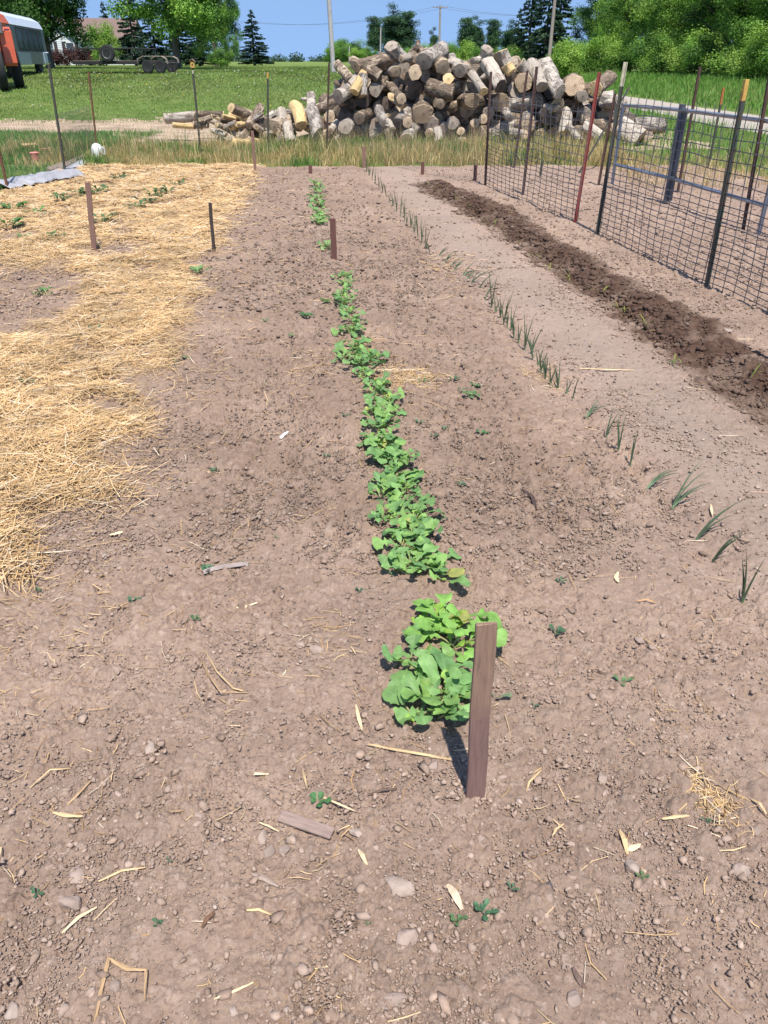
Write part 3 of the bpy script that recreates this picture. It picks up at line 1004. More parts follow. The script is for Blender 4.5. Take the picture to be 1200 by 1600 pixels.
# lush verge beyond the track and grass between pen and track
n = 62000
yy = 8 + 70 * rng.uniform(0, 1, n) ** 1.5
p = np.stack([rng.uniform(4.2, 26, n), yy], 1)
far_side = (p[:, 0] > 12.3 + .3 * perlin(p[:, 1] / 2, p[:, 0] * 0, 5)) & (p[:, 1] > 12)
near_side = (p[:, 0] < 9.2 + .3 * perlin(p[:, 1] / 2, p[:, 0] * 0, 6)) & (p[:, 1] > 12.6) & ~soil_mask(p[:, 0], p[:, 1])
p = p[far_side | near_side]
cols = gcols(len(p), [(.11, .235, .04), (.15, .29, .055), (.09, .19, .034), (.19, .30, .075)])
hh = np.where(p[:, 0] > 10, rng.uniform(.14, .42, len(p)), rng.uniform(.10, .36, len(p)))
blades('verge_grass', p, hh, rng.uniform(.012, .026, len(p)) * np.clip(p[:, 1] / 25, .7, 2), cols, 'lush green grass on both sides of the gravel track', lean=.45)
n = 5000
p = np.stack([rng.uniform(3.6, 8.4, n), rng.uniform(11.6, 15.8, n)], 1)
p = p[rng.uniform(0, 1, n) < .5 + .8 * perlin(p[:, 0] / .6, p[:, 1] / .6, 333)]
blades('dry_grass', p, rng.uniform(.08, .30, len(p)), rng.uniform(.006, .013, len(p)), gcols(len(p), DRY), 'dead straw coloured grass edging the fenced pen', lean=.5)

# ------------------------------------------------------------------ leafy plants


class Leaves:
    """collects leaf blades with uv and colour into one mesh"""
    def __init__(self):
        self.v = []; self.f = []; self.c = []; self.uv = []; self.n = 0

    def blade(self, base, yaw, L, Wd, up0, up1, col, fold=.25, wave=.12, pet=.3, lob=0.0, nt=19, ns=4, tw=0.0, ser=.05):
        """leaf whose midrib starts at base at elevation up0 and bends to up1; pet = bare stalk share"""
        ts = np.linspace(0, 1, nt)
        el = up0 + (up1 - up0) * ts ** 1.2
        dl = L / (nt - 1)
        r = np.concatenate([[0], np.cumsum(np.cos(el[:-1]) * dl)]); z = np.concatenate([[0], np.cumsum(np.sin(el[:-1]) * dl)])
        u = np.clip((ts - pet) / (1 - pet), 0, 1)
        if lob:
            a0 = .44 + .1 * lob
            head = np.sqrt(np.clip(1 - ((u - (1 + a0) / 2) / ((1 - a0) / 2 + .012)) ** 2, 0, 1)) ** .9
            side = np.maximum(.55 * np.exp(-((u - .36) / .085) ** 2), .36 * np.exp(-((u - .15) / .07) ** 2))
            prof = np.maximum(np.maximum(head, side), .16 * (u > 0))
        else:
            prof = np.sqrt(np.clip(1 - ((u - .54) / .475) ** 2, 0, 1)) ** .85 * (.78 + .22 * u)
        w = Wd * .5 * np.where(ts < pet, .05, .05 + prof)
        w[-1] = Wd * .10
        s = np.linspace(-1, 1, 2 * ns + 1)
        ph = U(0, 6); k = U(2.2, 4)
        S, T = np.meshgrid(s, np.arange(nt))
        wv = wave * w[T] * np.sin(k * PI * u[T] + ph + S * 1.2) * np.abs(S) ** 1.5
        edge = 1 + ser * (np.sin(ts[T] * 31 + ph + 3 * np.sign(S)) * .6 + np.sin(ts[T] * 67 + ph * 2 + np.sign(S)) * .4) * np.abs(S) ** 4
        lx = S * w[T] * edge * np.cos(fold); up = np.abs(S) * w[T] * np.sin(fold) + wv
        nx = -np.sin(el)[T]; nz = np.cos(el)[T]          # normal in the (r,z) plane
        rr = r[T] + nx * up + tw * lx * .3; zz = z[T] + nz * up + tw * lx
        c, sn = math.cos(yaw), math.sin(yaw)
        X = base[0] + rr * c - lx * sn; Y = base[1] + rr * sn + lx * c; Z = base[2] + zz
        m = 2 * ns + 1
        a = (np.arange(nt - 1)[:, None] * m + np.arange(m - 1)[None]).ravel() + self.n
        self.f.append(np.stack([a, a + 1, a + m + 1, a + m], 1))
        self.v.append(np.stack([X, Y, Z], -1).reshape(-1, 3))
        cc = np.array(col)[None, :] * np.where(ts < pet, 1.35, 1.0)[T].reshape(-1, 1)
        self.c.append(cc); self.uv.append(np.stack([S, ts[T]], -1).reshape(-1, 2))
        self.n += nt * m
        i = int(pet * (nt - 1))
        return [(base[0] + r[q] * c, base[1] + r[q] * sn, base[2] + z[q]) for q in range(0, i + 2)]

    def build(self, name, m, parent):
        me = np_mesh(name, np.concatenate(self.v), np.concatenate(self.f), np.concatenate(self.c), True, np.concatenate(self.uv))
        return link(name, me, m, parent)


def radish(px, py, size, n, label, bright=0):
    """rosette of lobed leaves; size = leaf length in metres"""
    p = G(px, py)
    t = thing('radish_plant', label, 'radish plant', p, 0, 'row of radish plants')
    lv = Leaves(); st = MB()
    k = max(3, n // 3 + 1)
    subs = [(0, 0)] + [(U(-.30, .30) * size, U(-.45, .45) * size) for _ in range(k - 1)]
    for sx, sy in subs[1:]:
        st.tube([(0, 0, -.004), (sx * .5, sy * .5, -.006), (sx, sy, .004)], .004, 6)
    for sx, sy in subs:
        m = random.choice((5, 6, 7)); y0 = U(0, 6.3)
        for i in range(m):
            inner = i / (m - 1)
            yaw = y0 + i * 2.39996 + U(-.5, .5)
            L = size * (1.0 - .55 * inner) * U(.62, 1.12)
            up0 = U(.55, 1.15) + .35 * inner
            up1 = U(-1.0, .05) + .95 * inner
            g = np.array([(.165, .305, .098), (.195, .345, .108), (.135, .26, .088), (.215, .365, .098)][random.randrange(4)]) * U(.85, 1.12)
            if bright: g = np.array((.21, .39, .085)) * U(.9, 1.1)
            if inner > .8: g = g * np.array((1.3, 1.15, .8))
            if random.random() < .012: g = np.array((.36, .36, .10))
            big = 1.25 if bright and i == 0 and sx == 0 else 1.0
            path = lv.blade((sx + U(-.012, .012), sy + U(-.012, .012), 0), yaw, L * big, L * U(.34, .54) * big, up0, up1, g, fold=U(-.05, .42), wave=U(.12, .45),
                            pet=U(.28, .48), lob=U(.5, 1.5) if random.random() < .82 else .0, tw=U(-.5, .5), ser=.16)
            st.tube(path, [.0036 * size / .15] + [.0024 * size / .15] * (len(path) - 1), 6)
    lv.build('leaves', M_RADISH, t)
    st.build('stalks', M_STALK, t, True)
    return t


RAD = [(680, 1122, .17, 17, 0), (662, 1058, .145, 12, 0), (706, 992, .15, 9, 1), (664, 978, .125, 8, 1), (652, 893, .13, 11, 0), (684, 896, .11, 6, 0), (632, 868, .12, 8, 0), (640, 842, .11, 7, 0), (646, 815, .11, 6, 0),
       (606, 815, .10, 6, 0), (626, 792, .10, 6, 0), (612, 772, .12, 9, 0), (634, 766, .10, 6, 0), (618, 746, .11, 7, 0), (626, 725, .12, 9, 0), (600, 714, .12, 9, 0), (608, 694, .11, 7, 0), (584, 692, .11, 7, 0), (598, 670, .11, 9, 0),
       (612, 652, .11, 7, 0), (588, 642, .11, 8, 0), (606, 630, .10, 6, 0), (588, 618, .11, 8, 0), (590, 603, .10, 6, 0), (574, 588, .11, 8, 0), (560, 572, .13, 9, 0), (578, 562, .12, 7, 0), (544, 560, .11, 6, 0), (558, 545, .12, 7, 0), (549, 522, .12, 9, 0),
       (554, 505, .11, 7, 0), (546, 492, .10, 5, 0), (541, 474, .13, 9, 0), (538, 460, .11, 6, 0), (540, 446, .11, 7, 0), (537, 434, .10, 5, 0), (512, 388, .12, 7, 0), (503, 349, .16, 9, 0), (499, 337, .16, 9, 0), (500, 323, .15, 8, 0), (494, 313, .15, 8, 0), (497, 301, .15, 8, 0), (492, 290, .14, 7, 0)]
for i, (px, py, sz, n, br) in enumerate(RAD):
    if i == 0: lab = 'largest radish plant, leafy rosette right behind the near wooden stake'
    elif i == 2: lab = 'pale bright green radish plant with one big round leaf by the stake top'
    elif i == 3: lab = 'yellow-green radish plant with folded leaf, left of the one with the big round leaf'
    elif i == 1: lab = 'radish plant tucked right behind the largest leafy rosette'
    elif i == 36: lab = 'tiny radish plant at the foot of the dark red stake in the row'
    elif i == len(RAD) - 1: lab = 'farthest radish plant, small and at the far end of the row'
    else:
        lab = f'green leafy radish plant, {ordinal(i + 1)} in the row counted from the near stake'
    radish(px, py, sz * (1.12 if i < 36 else 1.05), n, lab, br)

# ---- onions: thin blue-green spikes


def onion(px, py, h, n, label, flop=0.0, dirx=None, group='row of onion plants'):
    p = G(px, py)
    vs = MB()
    for k in range(n):
        a = U(0, 2 * PI) if dirx is None else dirx + U(-.3, .3)
        ln = U(.02, .22) + flop * U(.7, 1.1)
        H = h * U(.8, 1.25)
        pts = []
        for q in range(6):
            t = q / 5
            e = PI / 2 - ln * (.4 + 1.3 * t)
            if q == 0: pts.append(Vector((0, 0, -.01))); continue
            pts.append(pts[-1] + Vector((math.cos(a) * math.cos(e), math.sin(a) * math.cos(e), math.sin(e))) * H / 5)
        r0 = .0034 * (1 + .2 * (p.y > 4))
        vs.tube(pts, [r0, r0 * 1.05, r0, r0 * .8, r0 * .5, r0 * .1], 6)
    o = vs.build('onion_plant', M_ONION, None, True)
    c = o.data.color_attributes.new('Col', 'FLOAT_COLOR', 'POINT')
    g = np.array((.078, .118, .062)) * U(.8, 1.2)
    zz = np.array([v.co.z for v in o.data.vertices])
    col = np.ones((len(zz), 4), np.float32); col[:, :3] = g[None] * np.where(zz[:, None] < .02, 2.2, 1.0)
    c.data.foreach_set('color', col.ravel())
    o.location = p
    return tag(o, label, 'onion plant', group)


def p_far(py): return py < 640


ONI0 = [(1160, 940, .13, 3, 0), (1113, 878, .12, 4, .3), (1085, 846, .16, 3, .75), (1050, 793, .15, 4, .8), (1010, 763, .12, 3, 1.1), (985, 725, .13, 2, 0), (966, 705, .12, 4, 0), (946, 684, .12, 3, .3),
       (915, 652, .10, 3, .9), (895, 622, .13, 2, .1), (872, 607, .13, 3, .2), (852, 592, .14, 2, .1), (845, 582, .12, 3, .2), (833, 562, .15, 4, .2), (820, 545, .17, 3, 0), (803, 527, .15, 3, .1),
       (798, 518, .14, 2, 0), (787, 505, .17, 3, .1), (782, 496, .15, 3, .1), (768, 482, .20, 3, .1), (748, 452, .14, 3, 1.0), (735, 444, .15, 3, 1.1), (722, 432, .13, 3, 1.1), (708, 424, .14, 3, .9), (694, 410, .13, 3, .9),
       (684, 402, .14, 3, .8), (665, 388, .19, 3, 0), (659, 380, .20, 3, 0), (653, 372, .20, 3, 0), (648, 364, .18, 3, .1), (642, 356, .17, 3, .1), (632, 345, .18, 3, 0), (626, 338, .19, 3, 0), (620, 330, .18, 3, .1),
       (614, 322, .16, 3, .2), (604, 308, .16, 3, .1), (598, 301, .17, 3, 0), (592, 295, .18, 3, 0), (586, 288, .19, 4, 0), (581, 281, .19, 4, 0), (577, 275, .19, 4, 0), (573, 269, .18, 3, 0)]
ONI = []
for a_, b_ in zip(ONI0, ONI0[1:]):
    ONI.append(a_)
    if 300 < b_[1] < 620 and a_[1] - b_[1] > 9: ONI.append(((a_[0] + b_[0]) / 2 + U(-3, 3), (a_[1] + b_[1]) / 2, (a_[2] + b_[2]) / 2 * U(.7, 1), 2, (a_[4] + b_[4]) / 2))
ONI.append(ONI0[-1])
for i, (px, py, h, n, fl) in enumerate(ONI):
    state = 'upright' if fl < .35 else 'drooping' if fl < .85 else 'flopped over'
    lab = f'thin green onion plant, {state}, {ordinal(i + 1)} from the near end of the onion row'
    if i == 0: lab = 'nearest onion plant, two thin green spikes by the right edge'
    onion(px, py, h * (1.15 if p_far(py) else 1.3), n, lab, fl * .8, .35 if fl > .5 else None)

# ---- yellow-green sprouts in the dark furrow
SPR = [(1172, 590), (1052, 572), (1010, 515), (977, 492), (970, 486), (937, 462), (889, 442), (862, 426), (846, 408), (836, 402), (811, 386), (786, 361), (773, 354), (760, 345), (746, 333), (731, 326), (715, 315), (700, 306), (682, 297), (668, 291)]
for i, (px, py) in enumerate(SPR):
    p = G(px, py, .0)
    lv = Leaves()
    for k in range(random.choice((2, 3, 4))):
        L = U(.07, .13)
        lv.blade((U(-.02, .02), U(-.02, .02), 0), U(0, 6.3), L, .009, U(1.0, 1.5), U(-.9, .6), np.array(random.choice(((.26, .27, .06), (.20, .25, .06), (.36, .31, .10)))) * U(.85, 1.1), .4, 0, 0.02, 0, 7, 1)
    o = lv.build('sprout', M_GRASS, None); o.location = p
    tag(o, f'yellow-green sprout in the dark furrow, {ordinal(i + 1)} from the near end', 'sprout', 'sprouts in the dark furrow')

# ---- small weeds, each described from where it stands
RADC = [(a, b) for a, b, *_ in RAD]


def where(px, py):
    g = P(px, py)
    i = min(range(len(RADC)), key=lambda k: abs(P(*RADC[k]).y - g.y))
    dx = g.x - P(*RADC[i]).x
    side = 'right' if dx > 0 else 'left'
    far = 'close' if abs(dx) < .22 else 'a step' if abs(dx) < .5 else 'well away'
    rp = 'the largest radish plant' if i == 0 else f'the {ordinal(i + 1)} radish plant'
    return side, far, rp


def weed(px, py, size, n, label, col=(.045, .10, .045)):
    p = G(px, py)
    lv = Leaves(); hue = np.array(random.choice(((1, 1, 1), (1.7, 1.35, 1.0), (1.35, 1.05, 1.2), (1.2, 1.25, .9)))); nar = U(.32, .6)
    for k in range(n):
        inner = k / n
        lv.blade((0, 0, .004), k * 2.4 + U(-.3, .3), size * (1 - .5 * inner) * U(.85, 1.15), size * nar * U(.9, 1.1), .5 + .6 * inner, U(-.3, .4) + .5 * inner, np.array(col) * hue * U(.8, 1.25) * (1 + .4 * inner), .2, .2, .22, .2, 9, 2)
    o = lv.build('weed', M_WEED, None); o.location = p
    tag(o, label, 'weed', 'weeds in the bare soil')


WEEDS = [(755, 1427, .034, 7, 'largest dark green weed in the foreground, five pointed leaves'), (713, 1441, .024, 6, 'small weed just left of the largest foreground weed'),
         (799, 1390, .017, 5, 'tiny weed just beyond the largest foreground weed'), (497, 1256, .036, 6, 'spiky weed beside the flat chip of wood'), (245, 1446, .016, 4, 'tiny green weed near the short brown twig'),
         (57, 1398, .019, 5, 'small weed left of the flat grey stone at left'), (264, 1347, .010, 3, 'minute seedling alone on the soil before the curved straw stem'),
         (870, 990, .033, 6, 'three leaved weed right of the stake top'), (875, 911, .026, 6, 'small weed beyond the three leaved weed right of the stake'), (970, 1070, .036, 4, 'single upright weed with dark shadow right of the near stake'),
         (835, 1106, .016, 4, 'minute weed just right of the near stake'), (775, 1092, .05, 3, 'flat grey-green leaf pair behind the near stake'), (1000, 1372, .02, 6, 'grassy weed behind the pale round stone on the right'),
         (1103, 1285, .016, 4, 'bright green weed at the edge of the straw clump'), (575, 1455 - 10, .008, 3, 'minute dark seedling on bare soil in the front'),
         (208, 941, .028, 6, 'dark weed with a white straw lying across it'), (325, 893, .036, 7, 'dark weed at the end of the grey stick'), (383, 885, .02, 5, 'weed right of the grey stick'), (305, 970, .022, 5, None), (333, 738, .03, 7, None),
         (510, 715, .025, 6, None), (562, 925, .02, 5, None), (727, 903, .018, 5, None), (540, 652, .03, 5, None), (660, 598, .04, 6, None), (735, 622, .06, 9, None), (742, 606, .04, 6, None), (722, 612, .035, 5, None), (708, 595, .04, 6, None),
         (655, 663, .035, 6, None), (678, 684, .03, 6, None), (752, 680, .045, 6, None), (692, 813, .025, 6, None), (720, 760, .03, 6, None), (716, 815, .016, 4, None), (694, 672, .025, 5, None),
         (479, 497, .06, 8, None), (455, 527, .04, 5, None), (432, 842, .015, 4, None), (612, 900, .02, 4, None), (415, 505, .05, 6, None), (1050, 568, .03, 4, 'pale weed standing on the rim of the dark furrow'),
         (310, 428, .11, 7, 'grey-green squash seedling beside the straw bed edge'), (60, 925, .02, 4, None), (40, 600, .05, 5, None), (150, 520, .08, 5, None), (290, 562, .04, 5, None), (274, 566, .03, 4, None)]
for px, py, sz, n, lab in WEEDS:
    if lab is None:
        s, f, rp = where(px, py)
        for adj in ('small dark green', 'low dark', 'leafy dark green', 'dusty green', 'little green', 'short dark'):
            lab = f'{adj} weed {f} to the {s} of {rp}'
            if lab not in USED: break
    weed(px, py, sz, n, lab, (.10, .17, .08) if 'squash' in lab or 'grey-green' in lab else (.045, .105, .05))

# strawberry-like plants standing in the straw mulch
MUL = [(280, 290, .16), (262, 302, .20), (240, 308, .22), (228, 318, .22), (212, 326, .18), (186, 283, .22), (190, 278, .2), (160, 300, .22), (145, 304, .2), (128, 306, .22), (98, 315, .25), (167, 347, .22), (152, 365, .15), (20, 330, .3), (60, 338, .22),
       (82, 370, .14), (42, 375, .14), (66, 460, .12), (12, 355, .25)]
for i, (px, py, sz) in enumerate(MUL):
    p = G(px, py)
    t = thing('mulched_plant', f'leafy plant in the straw right of the tall brown stake, {ordinal(i + 1)} from the right' if i < 5 else f'low green plant in the straw around the tall brown stake, {ordinal(i - 4)} from the right', 'plant', p, 0, 'plants in the straw mulch')
    lv = Leaves(); st = MB()
    for k in range(12):
        L = sz * U(.45, .8)
        g = np.array((.055, .115, .038)) if i < 13 else np.array((.09, .19, .05))
        path = lv.blade((U(-.05, .05), U(-.05, .05), 0), U(0, 6.3), L, L * .42, U(.4, 1.1), U(-.4, .3), g * U(.75, 1.25), .25, .15, .4, .3, 11, 2)
        st.tube(path, .003, 5)
    lv.build('leaves', M_WEED, t); st.build('stalks', M_STALK, t, True)

# ------------------------------------------------------------------ stones, chips, single straws on the soil


def stone_mesh(r, flat=.6, seed=0, el=1.3):
    import bmesh
    bm = bmesh.new()
    bmesh.ops.create_icosphere(bm, subdivisions=3, radius=1)
    rs = random.Random(seed)
    pl = [(Vector((rs.uniform(-1, 1), rs.uniform(-1, 1), rs.uniform(-.6, 1))).normalized(), rs.uniform(.5, .85)) for _ in range(13)]
    o = Vector((rs.uniform(0, 9), rs.uniform(0, 9), rs.uniform(0, 9)))
    from mathutils import noise as mn
    for v in bm.verts:
        c = v.co.copy()
        for nrm, d in pl:
            k = c.dot(nrm) - d
            if k > 0: c -= nrm * k * .97
        c *= 1 + .10 * mn.noise(c * 1.6 + o) + .035 * mn.noise(c * 5 + o)
        v.co = Vector((c.x * r * el, c.y * r, c.z * r * flat))
    me = bpy.data.meshes.new('stone'); bm.to_mesh(me); bm.free()
    me.polygons.foreach_set('use_smooth', [True] * len(me.polygons))
    return me


STONES = [(623, 1388, .030, .5, 'large flat soil-coloured stone in the front, left of the pale leaf'), (222, 1403 - 92, .0, 0, None), (112, 1412, .024, .75, 'rounded grey stone at left between two weeds'), (120, 1368, .022, .3, 'thin flat stone slab at left, behind the rounded grey stone'),
          (22, 1580, .018, .8, 'pale rounded stone in the lower left corner'), (988, 1356, .020, .85, 'pale round stone in front of the grassy weed at right'), (1157, 1360, .019, .9, 'oval grey stone below the straw clump at right'),
          (558, 1302, .016, .7, 'small cream stone beside the flat wood chip'), (896, 1562, .016, .8, 'grey pebble at the bottom edge, right of centre'), (942, 1218, .014, .9, 'round pebble at the front of a pair, right of the near stake'), (946, 1240, .011, .9, 'smaller of two pebbles right of the near stake'),
          (365, 1582, .011, .8, 'small white stone at the bottom edge'), (858, 1387, .010, .8, 'dark blue-black pebble in the front'), (678, 1198, .017, .7, 'angular grey stone beside the stake shadow'), (234, 1170, .020, .35, 'flat pale flake of stone alone at left'),
          (493, 1016, .022, .6, 'grey stone among dried straw, left of the radish row'), (470, 1008, .016, .6, 'smaller grey stone among dried straw'), (1035, 950, .012, .7, 'pebble at right, near the first onions'), (420, 1330, .016, .5, 'flat stone at the left end of the flat wood chip'),
          (410, 1310, .017, .4, 'broad flat stone left of the flat wood chip'), (445, 1330, .013, .7, 'pinkish stone in front of the flat wood chip'), (634, 1470, .024, .45, 'flat crusted clod in the front, below the large flat stone'), (180, 1540, .012, .6, None), (620, 1562, .022, .4, None),
          (290, 1345 + 10, .0, 0, None), (1000, 1000, .014, .8, None), (1020, 1012, .013, .8, None), (785, 1215, .010, .8, None), (440, 683, .02, .5, 'white stone chip beside the dark hollow left of the radishes'), (310, 522, .016, .6, None), (1180, 1300, .011, .8, None), (310, 1275, .015, .45, None), (185, 1242, .012, .5, None)]
for i, (px, py, r, fl, lab) in enumerate(STONES):
    if r <= 0: continue
    if lab is None:
        s, f, rp = where(px, py)
        for adj in ('small dusty', 'little pinkish', 'plain half-buried', 'small pale'):
            lab = f'{adj} stone {f} to the {s} of {rp}'
            if lab not in USED: break
    m = M_ROCK_W if any(w in lab for w in ('white', 'pale', 'cream')) else M_ROCK
    if 'blue-black' in lab: m = mat('dark_stone', (.075, .075, .085), None, 30, .8, bstr=.4, bscale=80)
    o = link('stone', stone_mesh(r, fl, i), m, None, G(px, py, r * fl * .22), (U(-.1, .1), U(-.1, .1), U(0, 3)))
    tag(o, lab, 'stone', 'stones lying on the soil')


def ribbon(pix, w, lab, col, name='straw_piece', lift=.006, thick=.0018, cat='straw', taper=True, m=None):
    """one flat folded stem following photo pixels on the soil"""
    pts = [G(*p, lift + (U(0, .01) if 0 < i < len(pix) - 1 else 0)) for i, p in enumerate(pix)]
    # subdivide
    q = []
    for a, b in zip(pts[:-1], pts[1:]):
        for k in range(4): q.append(a.lerp(b, k / 4))
    q.append(pts[-1])
    o0 = q[0].copy()
    mb = MB(); vs = []; fs = []
    for i, p in enumerate(q):
        t = (q[min(i + 1, len(q) - 1)] - q[max(0, i - 1)]).normalized()
        s = t.cross(Vector((0, 0, 1))).normalized()
        s = (s + Vector((0, 0, U(-.25, .25)))).normalized()
        u = i / (len(q) - 1)
        ww = w * (.35 + .65 * math.sin(PI * min(1, max(0, u * .9 + .08)))) if taper else w
        n = s.cross(t).normalized()
        for c in (-.5, .5): vs.append(p - o0 + s * ww * c)
        vs.append(p - o0 + n * thick * (1.6 if n.z > 0 else -1.6))
    for i in range(len(q) - 1):
        b = i * 3
        fs += [(b, b + 3, b + 5, b + 2), (b + 2, b + 5, b + 4, b + 1), (b + 1, b + 4, b + 3, b)]
    fs += [(0, 2, 1), tuple(len(q) * 3 - 3 + k for k in (0, 1, 2))]
    mb.add(vs, fs)
    o = mb.build(name, m or mat('single_straw', col, tuple(v * .8 for v in col), 25, .6, stretch=(1, 1, 1)))
    o.location = o0
    return tag(o, lab, cat, 'single straws on the soil')


SC1, SC2, SC3 = (.64, .45, .24), (.72, .55, .33), (.46, .30, .16)
ribbon([(148, 1608), (158, 1555), (171, 1500), (200, 1518), (230, 1522), (227, 1566)], .0085, 'long straw leaf folded like an arch at the bottom left', SC3)
ribbon([(575, 1166), (640, 1178), (706, 1190)], .0075, 'thick straw stick pointing at the foot of the near stake', SC1, thick=.003)
ribbon([(556, 1104), (561, 1125), (566, 1144)], .010, 'short pale straw left of the nearest radish', SC2)
ribbon([(313, 1030), (328, 1062), (345, 1085), (386, 1085)], .005, 'bent straw stem with a kink left of the radish row', SC3)
ribbon([(320, 1018), (340, 1055), (365, 1080), (380, 1082)], .005, 'second bent straw lying along the kinked one', SC1)
ribbon([(84, 1272), (105, 1278), (130, 1278)], .011, 'flat golden straw leaf at left', SC1)
ribbon([(155, 1380), (190, 1363), (228, 1358)], .006, 'curved straw stem at left in front of the minute seedling', SC1)
ribbon([(98, 1460), (125, 1438), (152, 1420)], .008, 'straight yellow straw pointing to the lower left stones', SC2)
ribbon([(335, 1564), (365, 1552), (396, 1538)], .006, 'single straight straw at the bottom, left of centre', SC2)
ribbon([(104, 1262), (125, 1245), (143, 1222)], .007, 'straw stem leaning at left beyond the golden leaf', SC3)
ribbon([(47, 1234), (80, 1208), (112, 1203)], .004, 'thin curved straw far left, one of two', SC1)
ribbon([(560, 1330), (566, 1342), (574, 1354)], .010, 'short broad straw below the cream stone', SC2)
ribbon([(500, 1246), (530, 1262), (555, 1270)], .006, 'straw stem beside the spiky weed', SC2)
ribbon([(386, 1425), (405, 1424), (425, 1432)], .007, 'forked bit of straw in front, left of centre', SC1)
ribbon([(406, 1288), (420, 1294), (436, 1302)], .0055, 'straw lying against the flat wood chip', SC2)
ribbon([(473, 1205), (476, 1220), (480, 1234)], .006, 'upright-lying straw beyond the spiky weed', SC1)
ribbon([(1034, 1282), (1055, 1280), (1076, 1277)], .009, 'golden straw left of the straw clump at right', SC1)
ribbon([(968, 1300), (974, 1318), (980, 1338)], .012, 'upright golden husk above the pale round stone', SC1)
ribbon([(1174, 1252), (1185, 1262), (1197, 1275)], .008, 'straw by the right edge near the straw clump', SC1)
ribbon([(845, 1270 - 64), (826, 1225), (822, 1240)], .006, 'small straw hook right of the near stake', SC1)
ribbon([(905, 577), (945, 580), (990, 580)], .012, 'long thin straw on the smooth path near the furrow', SC1)
ribbon([(370, 952), (385, 950), (402, 944)], .012, 'pale flat husk beyond the kinked straw', SC2)
ribbon([(172, 838), (182, 836), (192, 833)], .018, 'cream husk at the edge of the straw bed', SC2)
ribbon([(880, 1290), (868, 1300), (862, 1310)], .006, 'tiny straw right of the near stake foot', SC1)
ribbon([(700, 1385), (710, 1402), (722, 1424)], .017, 'pale dry leaf beyond the largest foreground weed', (.70, .50, .34), name='dry_leaf', cat='leaf')
ribbon([(1000, 1322), (984, 1330), (976, 1328)], .014, 'small golden husk touching the pale round stone', SC2, name='husk', cat='husk')
ribbon([(965, 896), (962, 905), (966, 912)], .014, 'cream husk on bare soil near the first onions', SC2, name='husk', cat='husk')
ribbon([(995, 941), (1010, 942), (1024, 944)], .006, 'orange straw beside the pebble near the first onions', (.55, .30, .13))
ribbon([(410, 1211), (398, 1214), (420, 1212)], .009, 'single yellow grain husk alone at left of the radish row', SC2, name='husk', cat='husk')
ribbon([(335, 1430), (325, 1440), (316, 1452)], .010, 'short brown twig beside the tiny weed in front', (.22, .12, .07), name='twig', cat='twig', thick=.004)
ribbon([(395, 1368), (415, 1376), (436, 1388)], .013, 'grey-brown flake of bark in front, left of centre', (.34, .25, .20), name='bark_flake', cat='bark')
ribbon([(318, 897), (350, 890), (388, 884)], .020, 'grey weathered stick lying left of the radish row', (.30, .24, .215), name='stick', cat='stick', thick=.007, taper=False)
ribbon([(815, 768), (832, 782), (838, 800)], .018, 'dark twig lying right of the radish row', (.10, .065, .05), name='twig', cat='twig', thick=.006)
ribbon([(895, 1515), (905, 1535), (915, 1548)], .012, 'dark splinter of wood at the bottom right', (.20, .13, .10), name='splinter', cat='splinter', thick=.004)
ribbon([(1110, 790), (1110, 800), (1113, 808)], .01, 'thin pale root by the leaning onions', SC2)
ribbon([(575, 1245), (598, 1240), (620, 1236)], .007, 'dark twig left of the near stake foot', (.17, .11, .08), name='twig', cat='twig', thick=.004)
ribbon([(438, 687), (443, 682), (450, 676)], .02, 'white scrap beside the hollow left of the radishes', (.75, .73, .70), name='scrap', cat='scrap')
ribbon([(295, 392), (312, 390), (328, 380)], .03, 'weathered stick lying on straw at the short grey stake', (.26, .17, .10), name='stick', cat='stick', thick=.012)

# flat chip of wood in front
mb = MB(); mb.box((0, 0, 0), (.105, .030, .008), None, .002)
for i in range(9):
    pass
o = mb.build('wood_chip', M_CHIPW); a, b = G(437, 1278), G(519, 1306)
o.location = G(478, 1292, .009); o.rotation_euler = (.10, -.03, math.atan2(b.y - a.y, b.x - a.x))
o.scale = ((b - a).length / .105, 1, 1)
tag(o, 'flat weathered chip of wood lying on the soil in front', 'wood chip')

# ------------------------------------------------------------------ stakes and posts


def stake(px, py, top_py, w, th, m, label, lean=0.0, yaw=0.0, name='wooden_stake'):
    b = G(px, py)
    d = ray(px, top_py); h = CAM_H + d.z * (b.y / d.y) - b.z
    mb = MB()
    rings = 12; vs = []; fs = []
    tl = (h + .12)
    for i in range(rings + 1):
        z = -.12 + tl * i / rings
        k = 1 + U(-.012, .012)
        ch = .0015 if i < rings else .003
        for x, y in ((-w / 2 + ch, -th / 2), (w / 2 - ch, -th / 2), (w / 2, -th / 2 + ch), (w / 2, th / 2 - ch), (w / 2 - ch, th / 2), (-w / 2 + ch, th / 2), (-w / 2, th / 2 - ch), (-w / 2, -th / 2 + ch)):
            vs.append((x * k + .0015 * math.sin(z * 17), y, z + (U(-.006, .006) if i == rings else 0)))
    for i in range(rings):
        for j in range(8):
            l = (j + 1) % 8
            fs.append((i * 8 + j, i * 8 + l, i * 8 + 8 + l, i * 8 + 8 + j))
    fs.append(tuple(range(7, -1, -1))); fs.append(tuple(range(rings * 8, rings * 8 + 8)))
    mb.add(vs, fs)
    o = mb.build(name, m)
    o.location = b; o.rotation_euler = (U(-.01, .01), lean, yaw)
    return tag(o, label, 'stake', 'wooden stakes in the garden')


